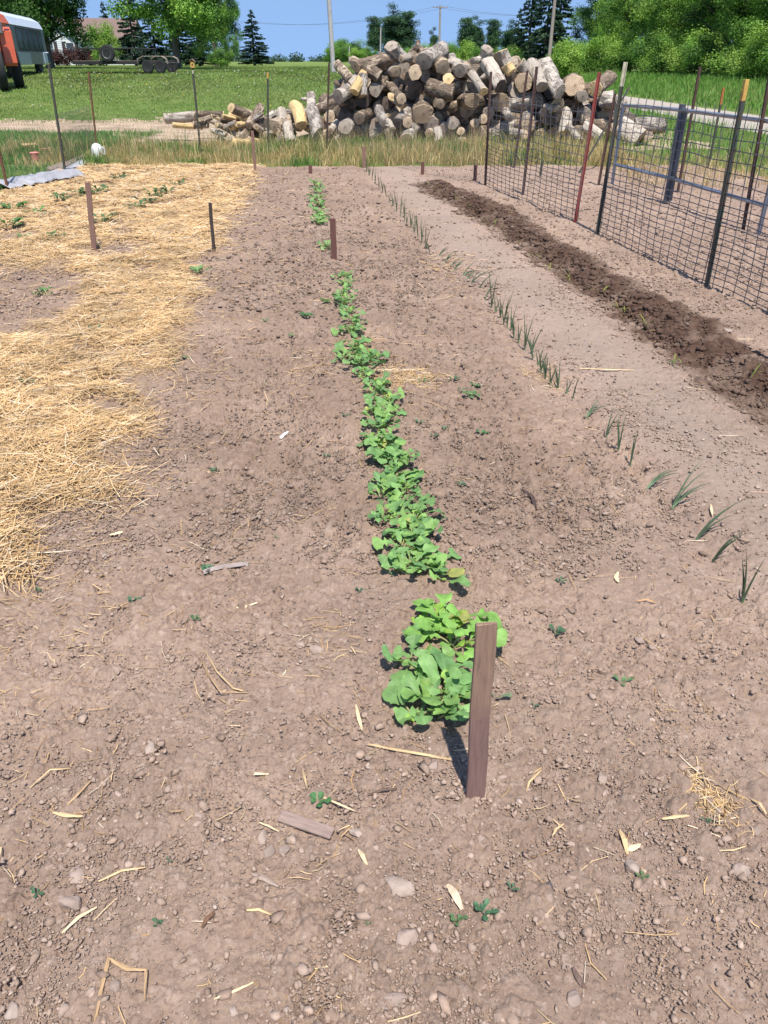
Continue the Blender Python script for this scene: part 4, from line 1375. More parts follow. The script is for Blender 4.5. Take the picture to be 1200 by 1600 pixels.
stake(742, 1245, 971, .0445, .016, M_STAKE, 'tall weathered lath stake in front, beside the largest radish plant', -.018, .05)
stake(522, 405, 342, .050, .02, M_STAKE_D, 'dark red-brown lath stake standing in the radish row', 0, .1)
stake(147, 388, 285, .046, .02, M_STAKE_B, 'tall brown lath stake in the straw mulch', .085, .1)
stake(334, 390, 317, .030, .02, M_STAKE_G, 'short grey stake at the edge of the straw mulch', .03, .1)
stake(485, 270, 258, .055, .03, M_STAKE_D, 'small far stake at the end of the radish row', 0, 0)
stake(569, 262, 230, .055, .03, M_STAKE_B, 'small far brown stake at the end of the onion row', 0, 0)
stake(660, 273, 253, .055, .03, M_STAKE_D, 'small far stake left of the end of the furrow', 0, 0)
stake(742, 282, 258, .055, .03, M_STAKE_D, 'small far stake left of the first wire fence post', 0, 0)
stake(399, 268, 205, .045, .03, M_STAKE_B, 'thin grey-brown stake before the small log heap', .0, .2)


def tpost(px, py, top_py, m, tip, label, lean=(0, 0), tip_len=.11, yaw=0.0, top_px=None, group='steel fence posts', w=.036, slack=0.0):
    b = G(px, py)
    if top_px is None:
        d = ray(px, top_py); h = CAM_H + d.z * (b.y / d.y) - b.z; R = Matrix.Rotation(lean[0], 3, 'Y')
        top = b + Vector((math.sin(lean[0]) * h, math.sin(lean[1]) * h, h))
    else:
        top = Q(top_px, top_py, b.y + slack)
    ax = top - b; h = ax.length
    t = thing('fence_post', label, 'fence post', b, 0, group)
    t.rotation_euler = ax.to_track_quat('Z', 'Y').to_euler()
    mb = MB()
    hs = h - (tip_len if tip else 0)
    M = Matrix.Rotation(yaw, 4, 'Z')
    mb.box((0, -.003, (hs - .3) / 2), (w, .006, hs + .3), M, .001)          # flange
    mb.box((0, .0140, (hs - .3) / 2), (.006, .028, hs + .3), M, .001)       # web
    k = .12
    while k < hs - .03:
        mb.box((0, -.009, k), (.011, .006, .016), M, .002); k += .054       # studs along the face
    mb.build('post_shaft', m, t)
    if tip:
        tb = MB(); z = h - tip_len / 2
        tb.box((0, -.003, z), (w + .001, .007, tip_len), M, .001); tb.box((0, .0140, z), (.007, .028, tip_len), M, .001)
        tb.box((0, -.0095, z), (.011, .006, .016), M, .002)
        tb.build('painted_tip', tip, t)
    return t


tpost(14, 300, 115, M_RUST, None, 'rusty steel post at the left edge beside the straw', top_px=-28)
tpost(103, 272, 100, M_POST_G, None, 'dark green steel post between the grey sheeting and the bus', top_px=77)
tpost(153, 238, 113, M_RUST, None, 'rusty leaning steel post behind the white jug', top_px=139)
tpost(315, 246, 110, M_POST_G, M_TIP_W, 'thin dark post before the long split logs', top_px=302, tip_len=.05)
tpost(420, 240, 113, M_POST_G, M_TIP_Y, 'thin post with yellow tip before the small log heap', top_px=419, tip_len=.10)
tpost(511, 240, 98, M_POST_B, None, 'dark brown post between the small log heap and the great pile', top_px=515, w=.05)
tpost(757, 289, 112, M_POST_B, None, 'dark brown corner post of the first wire panel', top_px=766)
tpost(818, 304, 104, M_POST_B, None, 'dark brown post in the middle of the first wire panel', top_px=840)
tpost(804, 262, 110, M_POST_B, None, 'thin brown post standing behind the first wire panel', top_px=825)
tpost(900, 347, 113, M_POST_R, None, 'red painted post at the near end of the first wire panel', top_px=938, w=.044)
tpost(934, 366, 97, M_POST_G, M_TIP_W, 'green post with pale tip at the far end of the second wire panel', top_px=979, tip_len=.20, w=.042)
tpost(936, 290, 146, M_POST_B, None, 'dark post leaning behind the green post with pale tip', top_px=962)
tpost(905, 330 - 60, 137, M_POST_G, None, 'thin dark bar leaning across behind the pale tipped post', top_px=983, slack=1.2, w=.03)
tpost(1103, 445, 124, M_POST_G, M_TIP_Y, 'green post with bright yellow tip on the second wire panel', top_px=1165, tip_len=.135, w=.042)
tpost(1058, 300, 104, M_POST_B, None, 'tall dark post behind the upright pipe of the gate', top_px=1093)
tpost(1106, 262, 137, M_POST_G, M_TIP_R, 'dark post with orange tip beside the gravel track', top_px=1130, tip_len=.24)
tpost(1160, 358, 110, M_POST_B, None, 'dark rusty-footed post by the near end of the gate', top_px=1203)
tpost(845, 276, 252, M_POST_G, None, 'short black peg behind the first wire panel', top_px=848, w=.05)
tpost(1320, 610, 90, M_POST_G, None, 'near green post carrying the second wire panel', top_px=1425, w=.042)

# ------------------------------------------------------------------ wire panels, netting, gate


def panel(A, B, h, nv, zs, label, lean_to=None, over=.0):
    """welded wire panel between ground points A and B"""
    mb = MB()
    d = (B - A); L = d.length; u = d.normalized(); nrm = Vector((-u.y, u.x, 0))
    for i in range(nv + 1):
        s = L * i / nv
        b = A + u * s
        zz = gz(b.x, b.y)
        pts = [Vector((b.x, b.y, zz + z)) + nrm * (.012 * math.sin(s * 3 + z * 4) + .004) + u * (.004 * math.sin(z * 9 + i)) for z in np.linspace(-.02, h + over, 8)]
        mb.tube([p - A for p in pts], .0036, 5)
    for z in zs:
        pts = []
        for k in range(int(L / .3) + 2):
            s = min(L, k * .3); b = A + u * s
            pts.append(Vector((b.x, b.y, gz(b.x, b.y) + z + .004 * math.sin(s * 5 + z * 30))) + nrm * (.012 * math.sin(s * 3 + z * 4) - .001) - A)
            if s >= L: break
        mb.tube(pts, .0036, 5)
    t = thing('wire_panel', label, 'wire fence', A, 0, 'welded wire fence panels')
    mb.build('wire_mesh', M_WIRE, t)
    return t


A1, B1 = G(757, 289), G(902, 349)
A2, B2 = G(934, 366), G(1103, 445)
u2 = (B2 - A2).normalized(); E2 = B2 + u2 * 2.1
panel(A1, B1, 1.10, 19, list(np.linspace(.03, .52, 11)) + list(np.linspace(.60, 1.08, 7)), 'first welded wire fence panel, in front of the great log pile', over=.02)
panel(A2 + u2 * .03, E2, 1.22, 29, list(np.linspace(.03, .6, 13)) + list(np.linspace(.68, 1.20, 8)), 'second welded wire fence panel, with wire ends sticking up, in front of the gate', over=.045)

# fine hexagonal netting along the back of the garden
def netting(pix, h, cell, label):
    mb_v = []; mb_e = []
    pts = [G(*p) for p in pix]
    acc = 0; A0 = pts[0]
    import bmesh
    V = []; F = []
    for a, b in zip(pts[:-1], pts[1:]):
        d = b - a; L = math.hypot(d.x, d.y); n = int(L / cell)
        for i in range(n):
            for k in range(int(h / cell)):
                for sgn in (0, 1):
                    s0 = (i + (.5 if k % 2 else 0)) * cell; s1 = s0 + (.5 * cell if sgn else -.5 * cell)
                    p0 = a + d * (s0 / L); p1 = a + d * (s1 / L)
                    z0 = k * cell + .03; z1 = z0 + cell
                    q0 = Vector((p0.x, p0.y, gz(p0.x, p0.y) + z0)) - A0; q1 = Vector((p1.x, p1.y, gz(p1.x, p1.y) + z1)) - A0
                    r = .0011; b0 = len(V)
                    for q in (q0, q1):
                        V += [tuple(q + Vector((r, 0, 0))), tuple(q + Vector((-r * .5, r, 0))), tuple(q + Vector((-r * .5, -r, 0)))]
                    F += [(b0, b0 + 1, b0 + 4, b0 + 3), (b0 + 1, b0 + 2, b0 + 5, b0 + 4), (b0 + 2, b0, b0 + 3, b0 + 5)]
    me = np_mesh('netting', np.array(V), np.array(F))
    o = link('netting', me, M_WIRE, None, A0)
    return tag(o, label, 'netting')


netting([(511, 240), (757, 289)], .75, .055, 'fine wire netting along the grass in front of the great log pile')
netting([(14, 300), (103, 272), (153, 238)], .8, .08, 'fine wire netting between the posts at the left edge')
netting([(153, 238), (315, 246), (420, 240), (511, 240)], .7, .08, 'fine wire netting in front of the small log heap')

# pipe gate
G0, G1 = Vector((3.12, 12.2, 0)), G(1185, 366)
gd = (G1 - G0).normalized(); GL = (G1 - G0).length
Gm = G(1047, 318); sm = (Gm - G0).dot(gd)
t = thing('pipe_gate', 'galvanised pipe gate standing behind the second wire panel', 'gate', G0)
def gp(s, z): return gd * s + Vector((0, 0, gz(G0.x + gd.x * s, G0.y + gd.y * s) + z))
mb = MB(); mb.tube([gp(.5, 1.03), gp(GL * .5, 1.04), gp(GL + 1.2, 1.03)], .022, 10); mb.build('top_rail', M_PIPE, t, True)
mb = MB(); mb.tube([gp(.5, .30), gp(GL * .5, .295), gp(GL, .29)], .021, 10); mb.build('bottom_rail', M_PIPE, t, True)
mb = MB(); mb.tube([gp(GL, 1.25), gp(GL, .0)], .024, 10); mb.build('upright', M_PIPE, t, True)
mb = MB(); mb.tube([gp(.5, 1.05), gp(.5, .05)], .022, 10); mb.build('upright', M_PIPE, t, True)
mb = MB(); mb.tube([gp(sm - .01, 1.10), gp(sm - .01, .02)], .036, 10); mb.tube([gp(sm + .085, 1.06), gp(sm + .075, .05)], .022, 10)
for z in (1.03, .30):
    mb.tube([gp(sm + .03, z), gp(sm + .10, z)], .034, 10)
mb.build('brace', M_PIPE_D, t, True)

# ------------------------------------------------------------------ left edge: sheeting, boards, jug
def crumpled(name, c, L, Wd, yaw, m, label, cat, hgt=.05):
    nx, ny = 40, 20
    xs = np.linspace(-L / 2, L / 2, nx); ys = np.linspace(-Wd / 2, Wd / 2, ny)
    X, Y = np.meshgrid(xs, ys)
    sd = random.randrange(1000)
    Z = hgt * (1 - (Y / (Wd / 2)) ** 2) * (.6 + .8 * np.abs(perlin(X * 2.2, Y * 2.2, sd))) + .035 * np.abs(perlin(X * 6, Y * 6, sd + 1)) + .015 * perlin(X * 15, Y * 15, sd + 2) + .015
    Yw = Y * (1 + .3 * perlin(X * 2, X * 0, sd + 3))
    v = np.stack([X, Yw, Z], -1).reshape(-1, 3)
    a = (np.arange(ny - 1)[:, None] * nx + np.arange(nx - 1)[None]).ravel()
    f = np.stack([a, a + 1, a + nx + 1, a + nx], 1)
    o = link(name, np_mesh(name, v, f, smooth=True), m, None, c, (0, 0, yaw))
    md = o.modifiers.new('thick', 'SOLIDIFY'); md.thickness = .006
    return tag(o, label, cat)


M_SHEET = mat('grey_sheet', (.36, .35, .36), (.25, .245, .26), 5, .45, bstr=.3, bscale=30)
a, b = G(8, 292), G(84, 276)
crumpled('plastic_sheet', G(52, 285), 1.45, .55, math.atan2(b.y - a.y, b.x - a.x), M_SHEET, 'crumpled grey plastic sheeting along the left garden edge', 'sheeting', .09)
def board(p, q, w, th, m, label, lift=.02, roll=0.0, name='board'):
    a, b = G(*p), G(*q); d = b - a
    mb = MB(); mb.box((d.length / 2, 0, 0), (d.length, w, th), None, .004)
    o = mb.build(name, m); o.location = a + Vector((0, 0, lift)); o.rotation_euler = (roll, -math.atan2(d.z, math.hypot(d.x, d.y)), math.atan2(d.y, d.x))
    return tag(o, label, 'board', 'boards at the left garden edge')
M_BOARD = wood_mat('grey_board', (.30, .235, .18), (.17, .13, .10), stretch=(1, 14, 14))
M_BOARD_W = wood_mat('pale_board', (.44, .43, .44), (.30, .30, .32), stretch=(1, 14, 14))
board((92, 269), (136, 248), .10, .05, M_BOARD, 'brown weathered board lying behind the dark green post', .05, .3)
board((100, 274), (134, 254), .12, .03, M_BOARD_W, 'pale grey board lying next to the brown one', .03, .5)
board((78, 273), (100, 264), .09, .04, M_BOARD, 'short broken board end at the grey sheeting', .07, .4)
o = link('stone', stone_mesh(.10, .6, 77), M_ROCK_W, None, G(94, 275, .05)); tag(o, 'white lump of stone wedged between sheeting and boards', 'stone')
o = link('stone', stone_mesh(.085, .7, 78), M_ROCK, None, G(84, 280, .04)); tag(o, 'grey stone holding down the corner of the sheeting', 'stone')
# white jug standing upside down
M_JUG = mat('milky_plastic', (.72, .73, .70), (.60, .61, .58), 6, .35, spec=.5)
t = thing('plastic_jug', 'white plastic jug standing at the corner of the straw bed', 'jug', G(154, 249), .4)
mb = MB(); mb.lathe([(.075, -.01), (.095, .01), (.10, .05), (.102, .16), (.095, .20), (.065, .245), (.03, .265), (.0, .27)], 16); mb.build('jug_body', M_JUG, t, True)
mb = MB(); mb.tube([(.098, 0, .07), (.135, 0, .10), (.13, 0, .17), (.09, 0, .205)], .014, 8); mb.build('handle', M_JUG, t, True)
# scraps in the grass
M_PINK = mat('pink_paint', (.62, .22, .18), (.5, .14, .12), 9, .6)
mb = MB(); mb.lathe([(.05, 0), (.075, .02), (.07, .10), (.085, .14), (.07, .15), (.02, .11)], 14); o = mb.build('flower_pot', M_PINK, None, True); o.location = G(56, 252)
tag(o, 'small faded pink pot standing in the green grass', 'pot')
board((38, 238), (60, 236), .13, .04, wood_mat('yellow_board', (.60, .42, .21), (.42, .28, .14), stretch=(1, 9, 9)), 'pale yellow offcut of wood in the green grass behind the pot', .12, .2, 'wood_offcut')
board((66, 245), (82, 243), .05, .03, wood_mat('orange_board', (.45, .25, .13), (.3, .16, .09), stretch=(1, 9, 9)), 'thin orange-brown splinter of wood in the grass right of the pot', .12, .2, 'wood_splinter')

# ------------------------------------------------------------------ logs


def depth_at(px, py, Y):
    return Y / ray(px, py).y


def log(a, b, r, bark, endk, label, group, taper=.9, bend=.06, rough=.10, name='log'):
    """one log from a to b (centres of its ends): bark mesh with a cut face on each end"""
    a = Vector(a); b = Vector(b)
    ax = b - a; L = ax.length
    nr, ns = 10, 24
    sd = random.randrange(10000)
    ph = U(0, 6); ecc = U(.88, 1.0)
    T, A = np.meshgrid(np.linspace(0, 1, nr + 1), np.arange(ns) * 2 * PI / ns, indexing='ij')
    ca, sa = np.cos(A), np.sin(A)
    n1 = perlin(ca * 1.3 + sd, sa * 1.3 + T * L * 1.5, sd); n2 = perlin(ca * 4 + sd, sa * 4 + T * L * 5, sd + 1); n3 = perlin(ca * 9 + sd, sa * 9 + T * L * 2.5, sd + 2)
    Qr = r * (1 + (taper - 1) * T) * (1 + rough * 1.5 * n1 + rough * .6 * n2 + rough * .55 * n3)
    V = np.stack([ca * Qr + bend * r * np.sin(PI * T + ph * .3) * 2, sa * Qr * ecc, L * T], -1).reshape(-1, 3).tolist()
    tl = [(U(-.35, .35) * (3 if random.random() < .2 else 1), U(-.35, .35)) for _ in (0, 1)]
    for k in range(ns):
        for row, (ta, tb_) in ((0, tl[0]), (nr, tl[1])):
            q = V[row * ns + k]; q[2] += ta * q[0] + tb_ * q[1]
    F = [(i * ns + k, i * ns + (k + 1) % ns, (i + 1) * ns + (k + 1) % ns, (i + 1) * ns + k) for i in range(nr) for k in range(ns)]
    if random.random() < .38:                      # a cut-off branch stub
        sb = MB(); an = U(0, 6.3); zz = L * U(.25, .75); dr_ = Vector((math.cos(an), math.sin(an), U(-.5, .5)))
        q0 = Vector((math.cos(an), math.sin(an), 0)) * r * .6 + Vector((0, 0, zz))
        sb.tube([q0, q0 + dr_ * r * .7, q0 + dr_ * r * U(.9, 1.5)], [r * .42, r * .3, r * .24], 8)
        o_ = len(V); V += [list(q) for q in sb.v]; F += [tuple(i + o_ for i in f) for f in sb.f]
    me = bpy.data.meshes.new(name); me.from_pydata(V, [], F); me.update()
    me.polygons.foreach_set('use_smooth', [True] * len(me.polygons))
    o = link(name, me, M_BARKS[bark]); o.location = a
    o.rotation_euler = ax.to_track_quat('Z', 'Y').to_euler()
    tag(o, label, 'log', group)
    for e, row in ((0, 0), (1, nr)):
        ring = [Vector(V[row * ns + k]) for k in range(ns)]
        c = sum(ring, Vector()) / ns
        sg = -1 if e == 0 else 1
        vs = []; fs = []
        for j, k_ in ((0, 1.0), (1, .95), (2, .5)):
            for k, v in enumerate(ring):
                p = c + (v - c) * k_
                p.z += (sg * .0 if j == 0 else sg * .016) if False else sg * (.0 if j == 0 else .012 + r * .02 * math.sin(3 * k + sd)) if j < 2 else sg * .016
                vs.append(p)
        vs.append(c + Vector((0, 0, sg * .018)))
        for j in range(2):
            for k in range(ns):
                l = (k + 1) % ns
                q = (j * ns + k, j * ns + l, j * ns + ns + l, j * ns + ns + k)
                fs.append(q if e else q[::-1])
        for k in range(ns):
            q = (2 * ns + k, 2 * ns + (k + 1) % ns, 3 * ns)
            fs.append(q if e else q[::-1])
        cm = bpy.data.meshes.new('cut_end'); cm.from_pydata([tuple(v) for v in vs], [], fs); cm.update()
        link('cut_end', cm, M_ENDS[endk], o)
    return o


Z3 = lambda x, y: (430 + x / 3.75, 50 + y / 3.75)
Z4 = lambda x, y: (700 + x / 3.75, 50 + y / 3.75)
Z2 = lambda x, y: (220 + x / 3.53, y / 3.53)
LOGPTS = []          # (px, py, phrase) of logs others are described from


def ydep(py):
    return 18.3 + max(-.2, (215 - py) / 145) * 1.0 + .22 * math.sin(py * 1.7)


PILE = 'great pile of cut logs'
HEAP = 'small heap of split logs'


def end_log(pp, rz, bark, endk, label, yaw=None, L=None, group=PILE, phrase=None, scale=3.75, pitch=None, dy=0.0):
    px, py = pp
    Y = ydep(py) + dy
    a = Q(px, py, Y)
    r = rz / scale * depth_at(px, py, Y) / FPX
    a.z = max(a.z, gz(a.x, a.y) + r * .75)
    yaw = U(-.5, .5) if yaw is None else yaw
    L = L or U(.7, 1.2)
    pitch = U(-.12, .25) if pitch is None else pitch
    d = Vector((math.sin(yaw) * math.cos(pitch), math.cos(yaw) * math.cos(pitch), math.sin(pitch)))
    o = log(a, a + d * L, r, bark, endk, label, group, taper=U(.9, 1.08))
    LOGPTS.append((px, py, phrase))
    return o


def side_log(p0, p1, rz, bark, endk, label, dy0=0.0, dy1=0.0, group=PILE, phrase=None, scale=3.75, taper=.9, bend=.1):
    Y0, Y1 = ydep(p0[1]) + dy0, ydep(p1[1]) + dy1
    a, b = Q(*p0, Y0), Q(*p1, Y1)
    r = rz / scale * depth_at(*p0, Y0) / FPX
    for q in (a, b): q.z = max(q.z, gz(q.x, q.y) + r * .6)
    o = log(a, b, r, bark, endk, label, group, taper=taper, bend=bend, rough=.13)
    LOGPTS.append(((p0[0] + p1[0]) / 2, (p0[1] + p1[1]) / 2, phrase))
    return o


# prominent logs of the great pile
side_log(Z3(685, 82), Z3(748, 165), 40, 'grey', 'grey', 'grey log sticking up steeply at the very top of the pile', .1, .5, phrase='the steep log on the peak')
end_log(Z3(472, 200), 36, 'brown', 'tan', 'brown log with end facing out at the upper left shoulder of the pile', .9, .9, phrase='the upper left shoulder log')
side_log(Z3(520, 208), Z3(615, 262), 38, 'brown', 'dark', 'thick dark brown log slanting down at the upper left of the pile', .05, -.1, phrase='the slanting dark brown log')
end_log(Z3(588, 340), 39, 'brown', 'grey', 'log with round grey cut face in the left half of the pile', .25, phrase='the round grey faced log')
end_log(Z3(370, 378), 40, 'grey', 'grey', 'grey log end at the left flank of the pile, next to the dark post', .5, phrase='the left flank log')
end_log(Z3(410, 556), 42, 'grey', 'grey', 'big round grey log end low on the left, just above the grass', .1, phrase='the big low grey log')
end_log(Z3(708, 232), 31, 'grey', 'tan', 'small tan log end near the top, left of centre', -.2, phrase='the small tan end near the top')
end_log(Z3(822, 238), 40, 'brown', 'tan', 'tan oval log end below the two largest faces at the top', .1, phrase='the tan oval end')
end_log(Z3(872, 172), 52, 'grey', 'grey', 'large grey log face at the top of the pile, left of the bright tan one', .45, 1.1, phrase='the large grey face at the top')
end_log(Z3(985, 202), 47, 'brown', 'tan', 'large bright tan log face at the top of the pile', -.35, 1.0, phrase='the bright tan face at the top')
end_log(Z3(1016, 276), 32, 'brown', 'yellow', 'orange-tan log end just below the bright tan face', .1, phrase='the orange-tan end')
side_log(Z3(795, 150), Z3(740, 160), 24, 'pale', 'tan', 'pale short log lying across the top beside the steep log', -.1, -.1)
end_log(Z3(870, 480), 62, 'brown', 'tan', 'very large log end with jagged rim at centre of the pile', .0, .9, phrase='the very large jagged log end')
end_log(Z3(970, 422), 28, 'grey', 'tan', 'small tan log end right of the very large jagged one', .2)
side_log(Z3(890, 315), Z3(1042, 362), 48, 'brown', 'dark', 'thick dark log lying sideways below the top faces', -.1, 0, phrase='the thick sideways dark log')
end_log(Z3(742, 392), 29, 'brown', 'tan', 'short log with tan end jutting out in the middle of the pile', -.3, phrase='the short jutting log')
side_log(Z3(690, 385), Z3(740, 425), 22, 'pale', 'yellow', 'stripped pale branch wood beside the short jutting log', -.25, -.1)
end_log(Z3(825, 345), 52, 'brown', 'dark', 'broad dark log end in the shade under the tan oval one', .1, dy=.25, phrase='the broad dark end in the shade')
side_log(Z3(598, 455), Z3(650, 540), 28, 'grey', 'grey', 'grey log slanting down to the right in the lower left of the pile', -.1, -.2, phrase='the slanting lower left log')
side_log(Z3(655, 520), Z3(690, 570), 18, 'pale', 'tan', 'pale splintered piece at the foot of the slanting lower log', -.25, -.3)
end_log(Z3(447, 318), 30, 'pale', 'tan', 'pale stripped log at the upper left flank', .5, pitch=.5)
end_log(Z3(468, 350), 30, 'yellow', 'yellow', 'orange wooded split log at the left flank', .4, pitch=.6)
side_log(Z3(512, 250), Z3(520, 372), 28, 'grey', 'tan', 'upright grey log in the left part of the pile', -.05, -.15, phrase='the upright grey log')
end_log(Z3(1082, 228), 40, 'grey', 'grey', 'rough grey log end at the top right of the centre', .3, phrase='the rough grey top log')
end_log(Z3(1150, 412), 42, 'brown', 'tan', 'brown log end right of centre, halfway up the pile', -.2, phrase='the brown end halfway up')
end_log(Z3(492, 505), 36, 'brown', 'tan', 'tan wedge-like log end low on the left', .3)
end_log(Z3(780, 532), 30, 'brown', 'tan', 'tan log end low in the pile, left of the very large one', .0, phrase='the low tan end')
end_log(Z3(722, 532), 33, 'grey', 'dark', 'dark grey log end low in the pile beside the low tan one', .3)
end_log(Z3(902, 592), 24, 'pale', 'tan', 'small pale log end just above the grass at centre', .2)
side_log(Z3(950, 570), Z3(958, 640), 22, 'pale', 'tan', 'bright white splintered log standing in the grass at centre', -.2, -.3, phrase='the white splintered log in the grass')
end_log(Z3(1090, 582), 23, 'grey', 'tan', 'small round tan log end low right of centre', .1)
end_log(Z3(1107, 640), 25, 'pale', 'tan', 'lowest pale log end, lying in the grass right of centre', -.1)
end_log(Z3(1040, 535), 36, 'grey', 'grey', 'grey log end in the shade, low right of centre', .2)
end_log(Z3(325, 580), 20, 'pale', 'tan', 'small pale log end in the grass beside the dark post', .2)
end_log(Z3(770, 640), 38, 'grey', 'tan', 'pale log end half hidden by grass under the low tan one', .2)
# right half
side_log(Z4(235, 100), Z4(228, 190), 34, 'pale', 'grey', 'white upper arm of the forked log at the top right', .15, .0, taper=1.15, phrase='the white upper arm')
side_log(Z4(225, 180), Z4(310, 318), 44, 'pale', 'dark', 'thick pale forked log at the top right, yellow where stripped, dark end out', .02, -.35, phrase='the thick pale forked log')
side_log(Z4(190, 160), Z4(145, 168), 20, 'grey', 'grey', 'short side branch stub of the forked log at the top right', .0, .1)
side_log(Z4(310, 115), Z4(350, 205), 44, 'pale', 'yellow', 'white barkless log standing up at the top right, broken orange at its base', .3, .1, phrase='the white barkless log')
side_log(Z4(345, 195), Z4(372, 235), 36, 'yellow', 'yellow', 'broken orange butt of wood below the white barkless log', .0, -.1)
side_log(Z4(560, 192), Z4(662, 348), 44, 'grey', 'grey', 'thick grey log with furrowed bark slanting down at the right', .25, -.35, phrase='the furrowed grey log')
end_log(Z4(745, 312), 60, 'brown', 'tan', 'big many sided tan log face with dark heart at the right', .1, 1.1, phrase='the big tan face with dark heart')
end_log(Z4(445, 298), 50, 'brown', 'tan', 'tan-brown log face between the white log and furrowed log', .15, phrase='the tan-brown face')
end_log(Z4(372, 272), 40, 'grey', 'dark', 'grey-brown log face left of the tan-brown one', -.1, phrase='the grey-brown face')
side_log(Z4(425, 185), Z4(470, 245), 36, 'pale', 'tan', 'pale rough log behind the tan-brown face', .2, .0)
side_log(Z4(490, 190), Z4(560, 320), 38, 'pale', 'grey', 'pale log slanting beside the furrowed grey log', .15, -.2, phrase='the pale slanting log')
end_log(Z4(868, 336), 44, 'brown', 'yellow', 'orange-tan log end behind the red post', .5, phrase='the orange-tan end behind the red post')
side_log(Z4(975, 395), Z4(905, 400), 58, 'grey', 'dark', 'thick rough barked log at the right end of the pile', -.1, -.1, phrase='the thick rough log')
end_log(Z4(912, 552), 42, 'grey', 'tan', 'greyish tan log end at the lower right, beside the red post', -.3, phrase='the lower right greyish end')
end_log(Z4(1012, 545), 34, 'brown', 'dark', 'dark reddish log end at the lower right behind the green post', .2)
side_log(Z4(1020, 560), Z4(1115, 665), 56, 'pale', 'tan', 'huge white weathered log lying at the right foot of the pile', -.2, -.3, phrase='the huge white log', taper=1.1)
end_log(Z4(1170, 640), 42, 'brown', 'tan', 'log end at the far right foot beside the huge white one', -.8)
end_log(Z4(800, 482), 42, 'grey', 'grey', 'grey log end behind the wire, below the big tan face', .2, phrase='the grey end behind the wire')
side_log(Z4(690, 465), Z4(692, 590), 28, 'pale', 'tan', 'pale forked root standing upright behind the wire', -.2, -.35, phrase='the pale forked root', taper=1.4)
side_log(Z4(705, 560), Z4(775, 640), 22, 'pale', 'tan', 'pale prong reaching right from the forked root', -.3, -.4)
end_log(Z4(550, 592), 26, 'brown', 'yellow', 'small orange-tan log end low behind the wire', .1)
side_log(Z4(795, 545), Z4(900, 615), 32, 'pale', 'tan', 'pale log slanting down behind the red post foot', -.2, -.3)
end_log(Z4(552, 312), 38, 'brown', 'grey', 'shaded log end under the pale slanting log', .2)
side_log(Z4(132, 248), Z4(215, 350), 27, 'pale', 'yellow', 'spotted pale log slanting down left of the forked log', .0, -.3, phrase='the spotted pale log')
end_log(Z4(140, 402), 42, 'brown', 'tan', 'brown log end under the spotted pale log', -.2)
end_log(Z4(362, 502), 26, 'grey', 'grey', 'small grey log end behind the wire at left', .0)
end_log(Z4(475, 542), 42, 'grey', 'tan', 'grey-tan log end low behind the wire', .1)
end_log(Z4(610, 485), 60, 'grey', 'dark', 'big dark log end in the shade behind the wire', .0, phrase='the big dark end behind the wire')
side_log(Z4(380, 590), Z4(455, 600), 26, 'pale', 'tan', 'pale rubble-like log lying low behind the wire', -.2, -.2)
side_log(Z4(565, 440), Z4(640, 450), 22, 'pale', 'tan', 'pale log lying on top of the big dark end', -.2, -.2)
end_log(Z4(790, 378), 34, 'grey', 'grey', 'grey log end squeezed below the big tan face', .1)
end_log(Z4(650, 420), 36, 'brown', 'tan', 'brown log end below the furrowed grey log', .2)
end_log(Z4(240, 480), 34, 'grey', 'grey', 'grey log end beside the first wire post', .1)
end_log(Z4(210, 510), 26, 'pale', 'tan', 'split pale log end left of the first wire post', .2)
end_log(Z4(160, 535), 27, 'grey', 'tan', 'tall split log end near the grass, left of the first wire post', .0)

# dark logs filling the heap behind those
def outline(px):
    return np.interp(px, [490, 505, 540, 580, 612, 660, 700, 745, 800, 850, 900, 945, 985, 1015], [205, 178, 118, 104, 88, 100, 102, 98, 104, 108, 134, 142, 182, 215])


PHR = [(a, b, c) for a, b, c in LOGPTS if c]
nfill = 0
for gy in range(222, 90, -12):
    for gx in range(498, 1008, 17):
        px, py = gx + U(-7, 7) + (8 if gy % 24 else 0), gy + U(-5, 5)
        if py < outline(px) + 9: continue
        near = min(math.hypot(px - a, py - b) for a, b, c in LOGPTS)
        r = U(.10, .21)
        bk = random.choice(('grey', 'brown', 'brown'))
        best = sorted(PHR, key=lambda q: math.hypot(px - q[0], py - q[1]))[:7]
        lab = None
        for q in best:
            dx, dy = px - q[0], py - q[1]
            rel = ('right of' if dx > 0 else 'left of') if abs(dx) > abs(dy) else ('below' if dy > 0 else 'above')
            for adj in ({'grey': 'weathered grey', 'brown': 'dark brown', 'pale': 'pale'}[bk], ('thin ' if r < .18 else 'stout ') + bk):
                lab = f'{adj} log deep in the pile, {rel} {q[2]}'
                if lab not in USED: break
            if lab not in USED: break
        Y = ydep(py) + (.65 if near < 9 else .45) + U(0, .35)
        a = Q(px, py, Y); a.z = max(a.z, r * .8)
        if random.random() < .82:
            yaw, pit = U(-.6, .6), U(-.15, .3)
        else:
            yaw, pit = random.choice((-1, 1)) * U(1.0, 1.6), U(-.4, .4)
        d = Vector((math.sin(yaw) * math.cos(pit), math.cos(yaw) * math.cos(pit), math.sin(pit)))
        log(a, a + d * U(.7, 1.1), r, bk, random.choice(('tan', 'grey', 'grey', 'dark')), lab, PILE, taper=U(.85, 1.1))
        nfill += 1
print('fill logs', nfill)

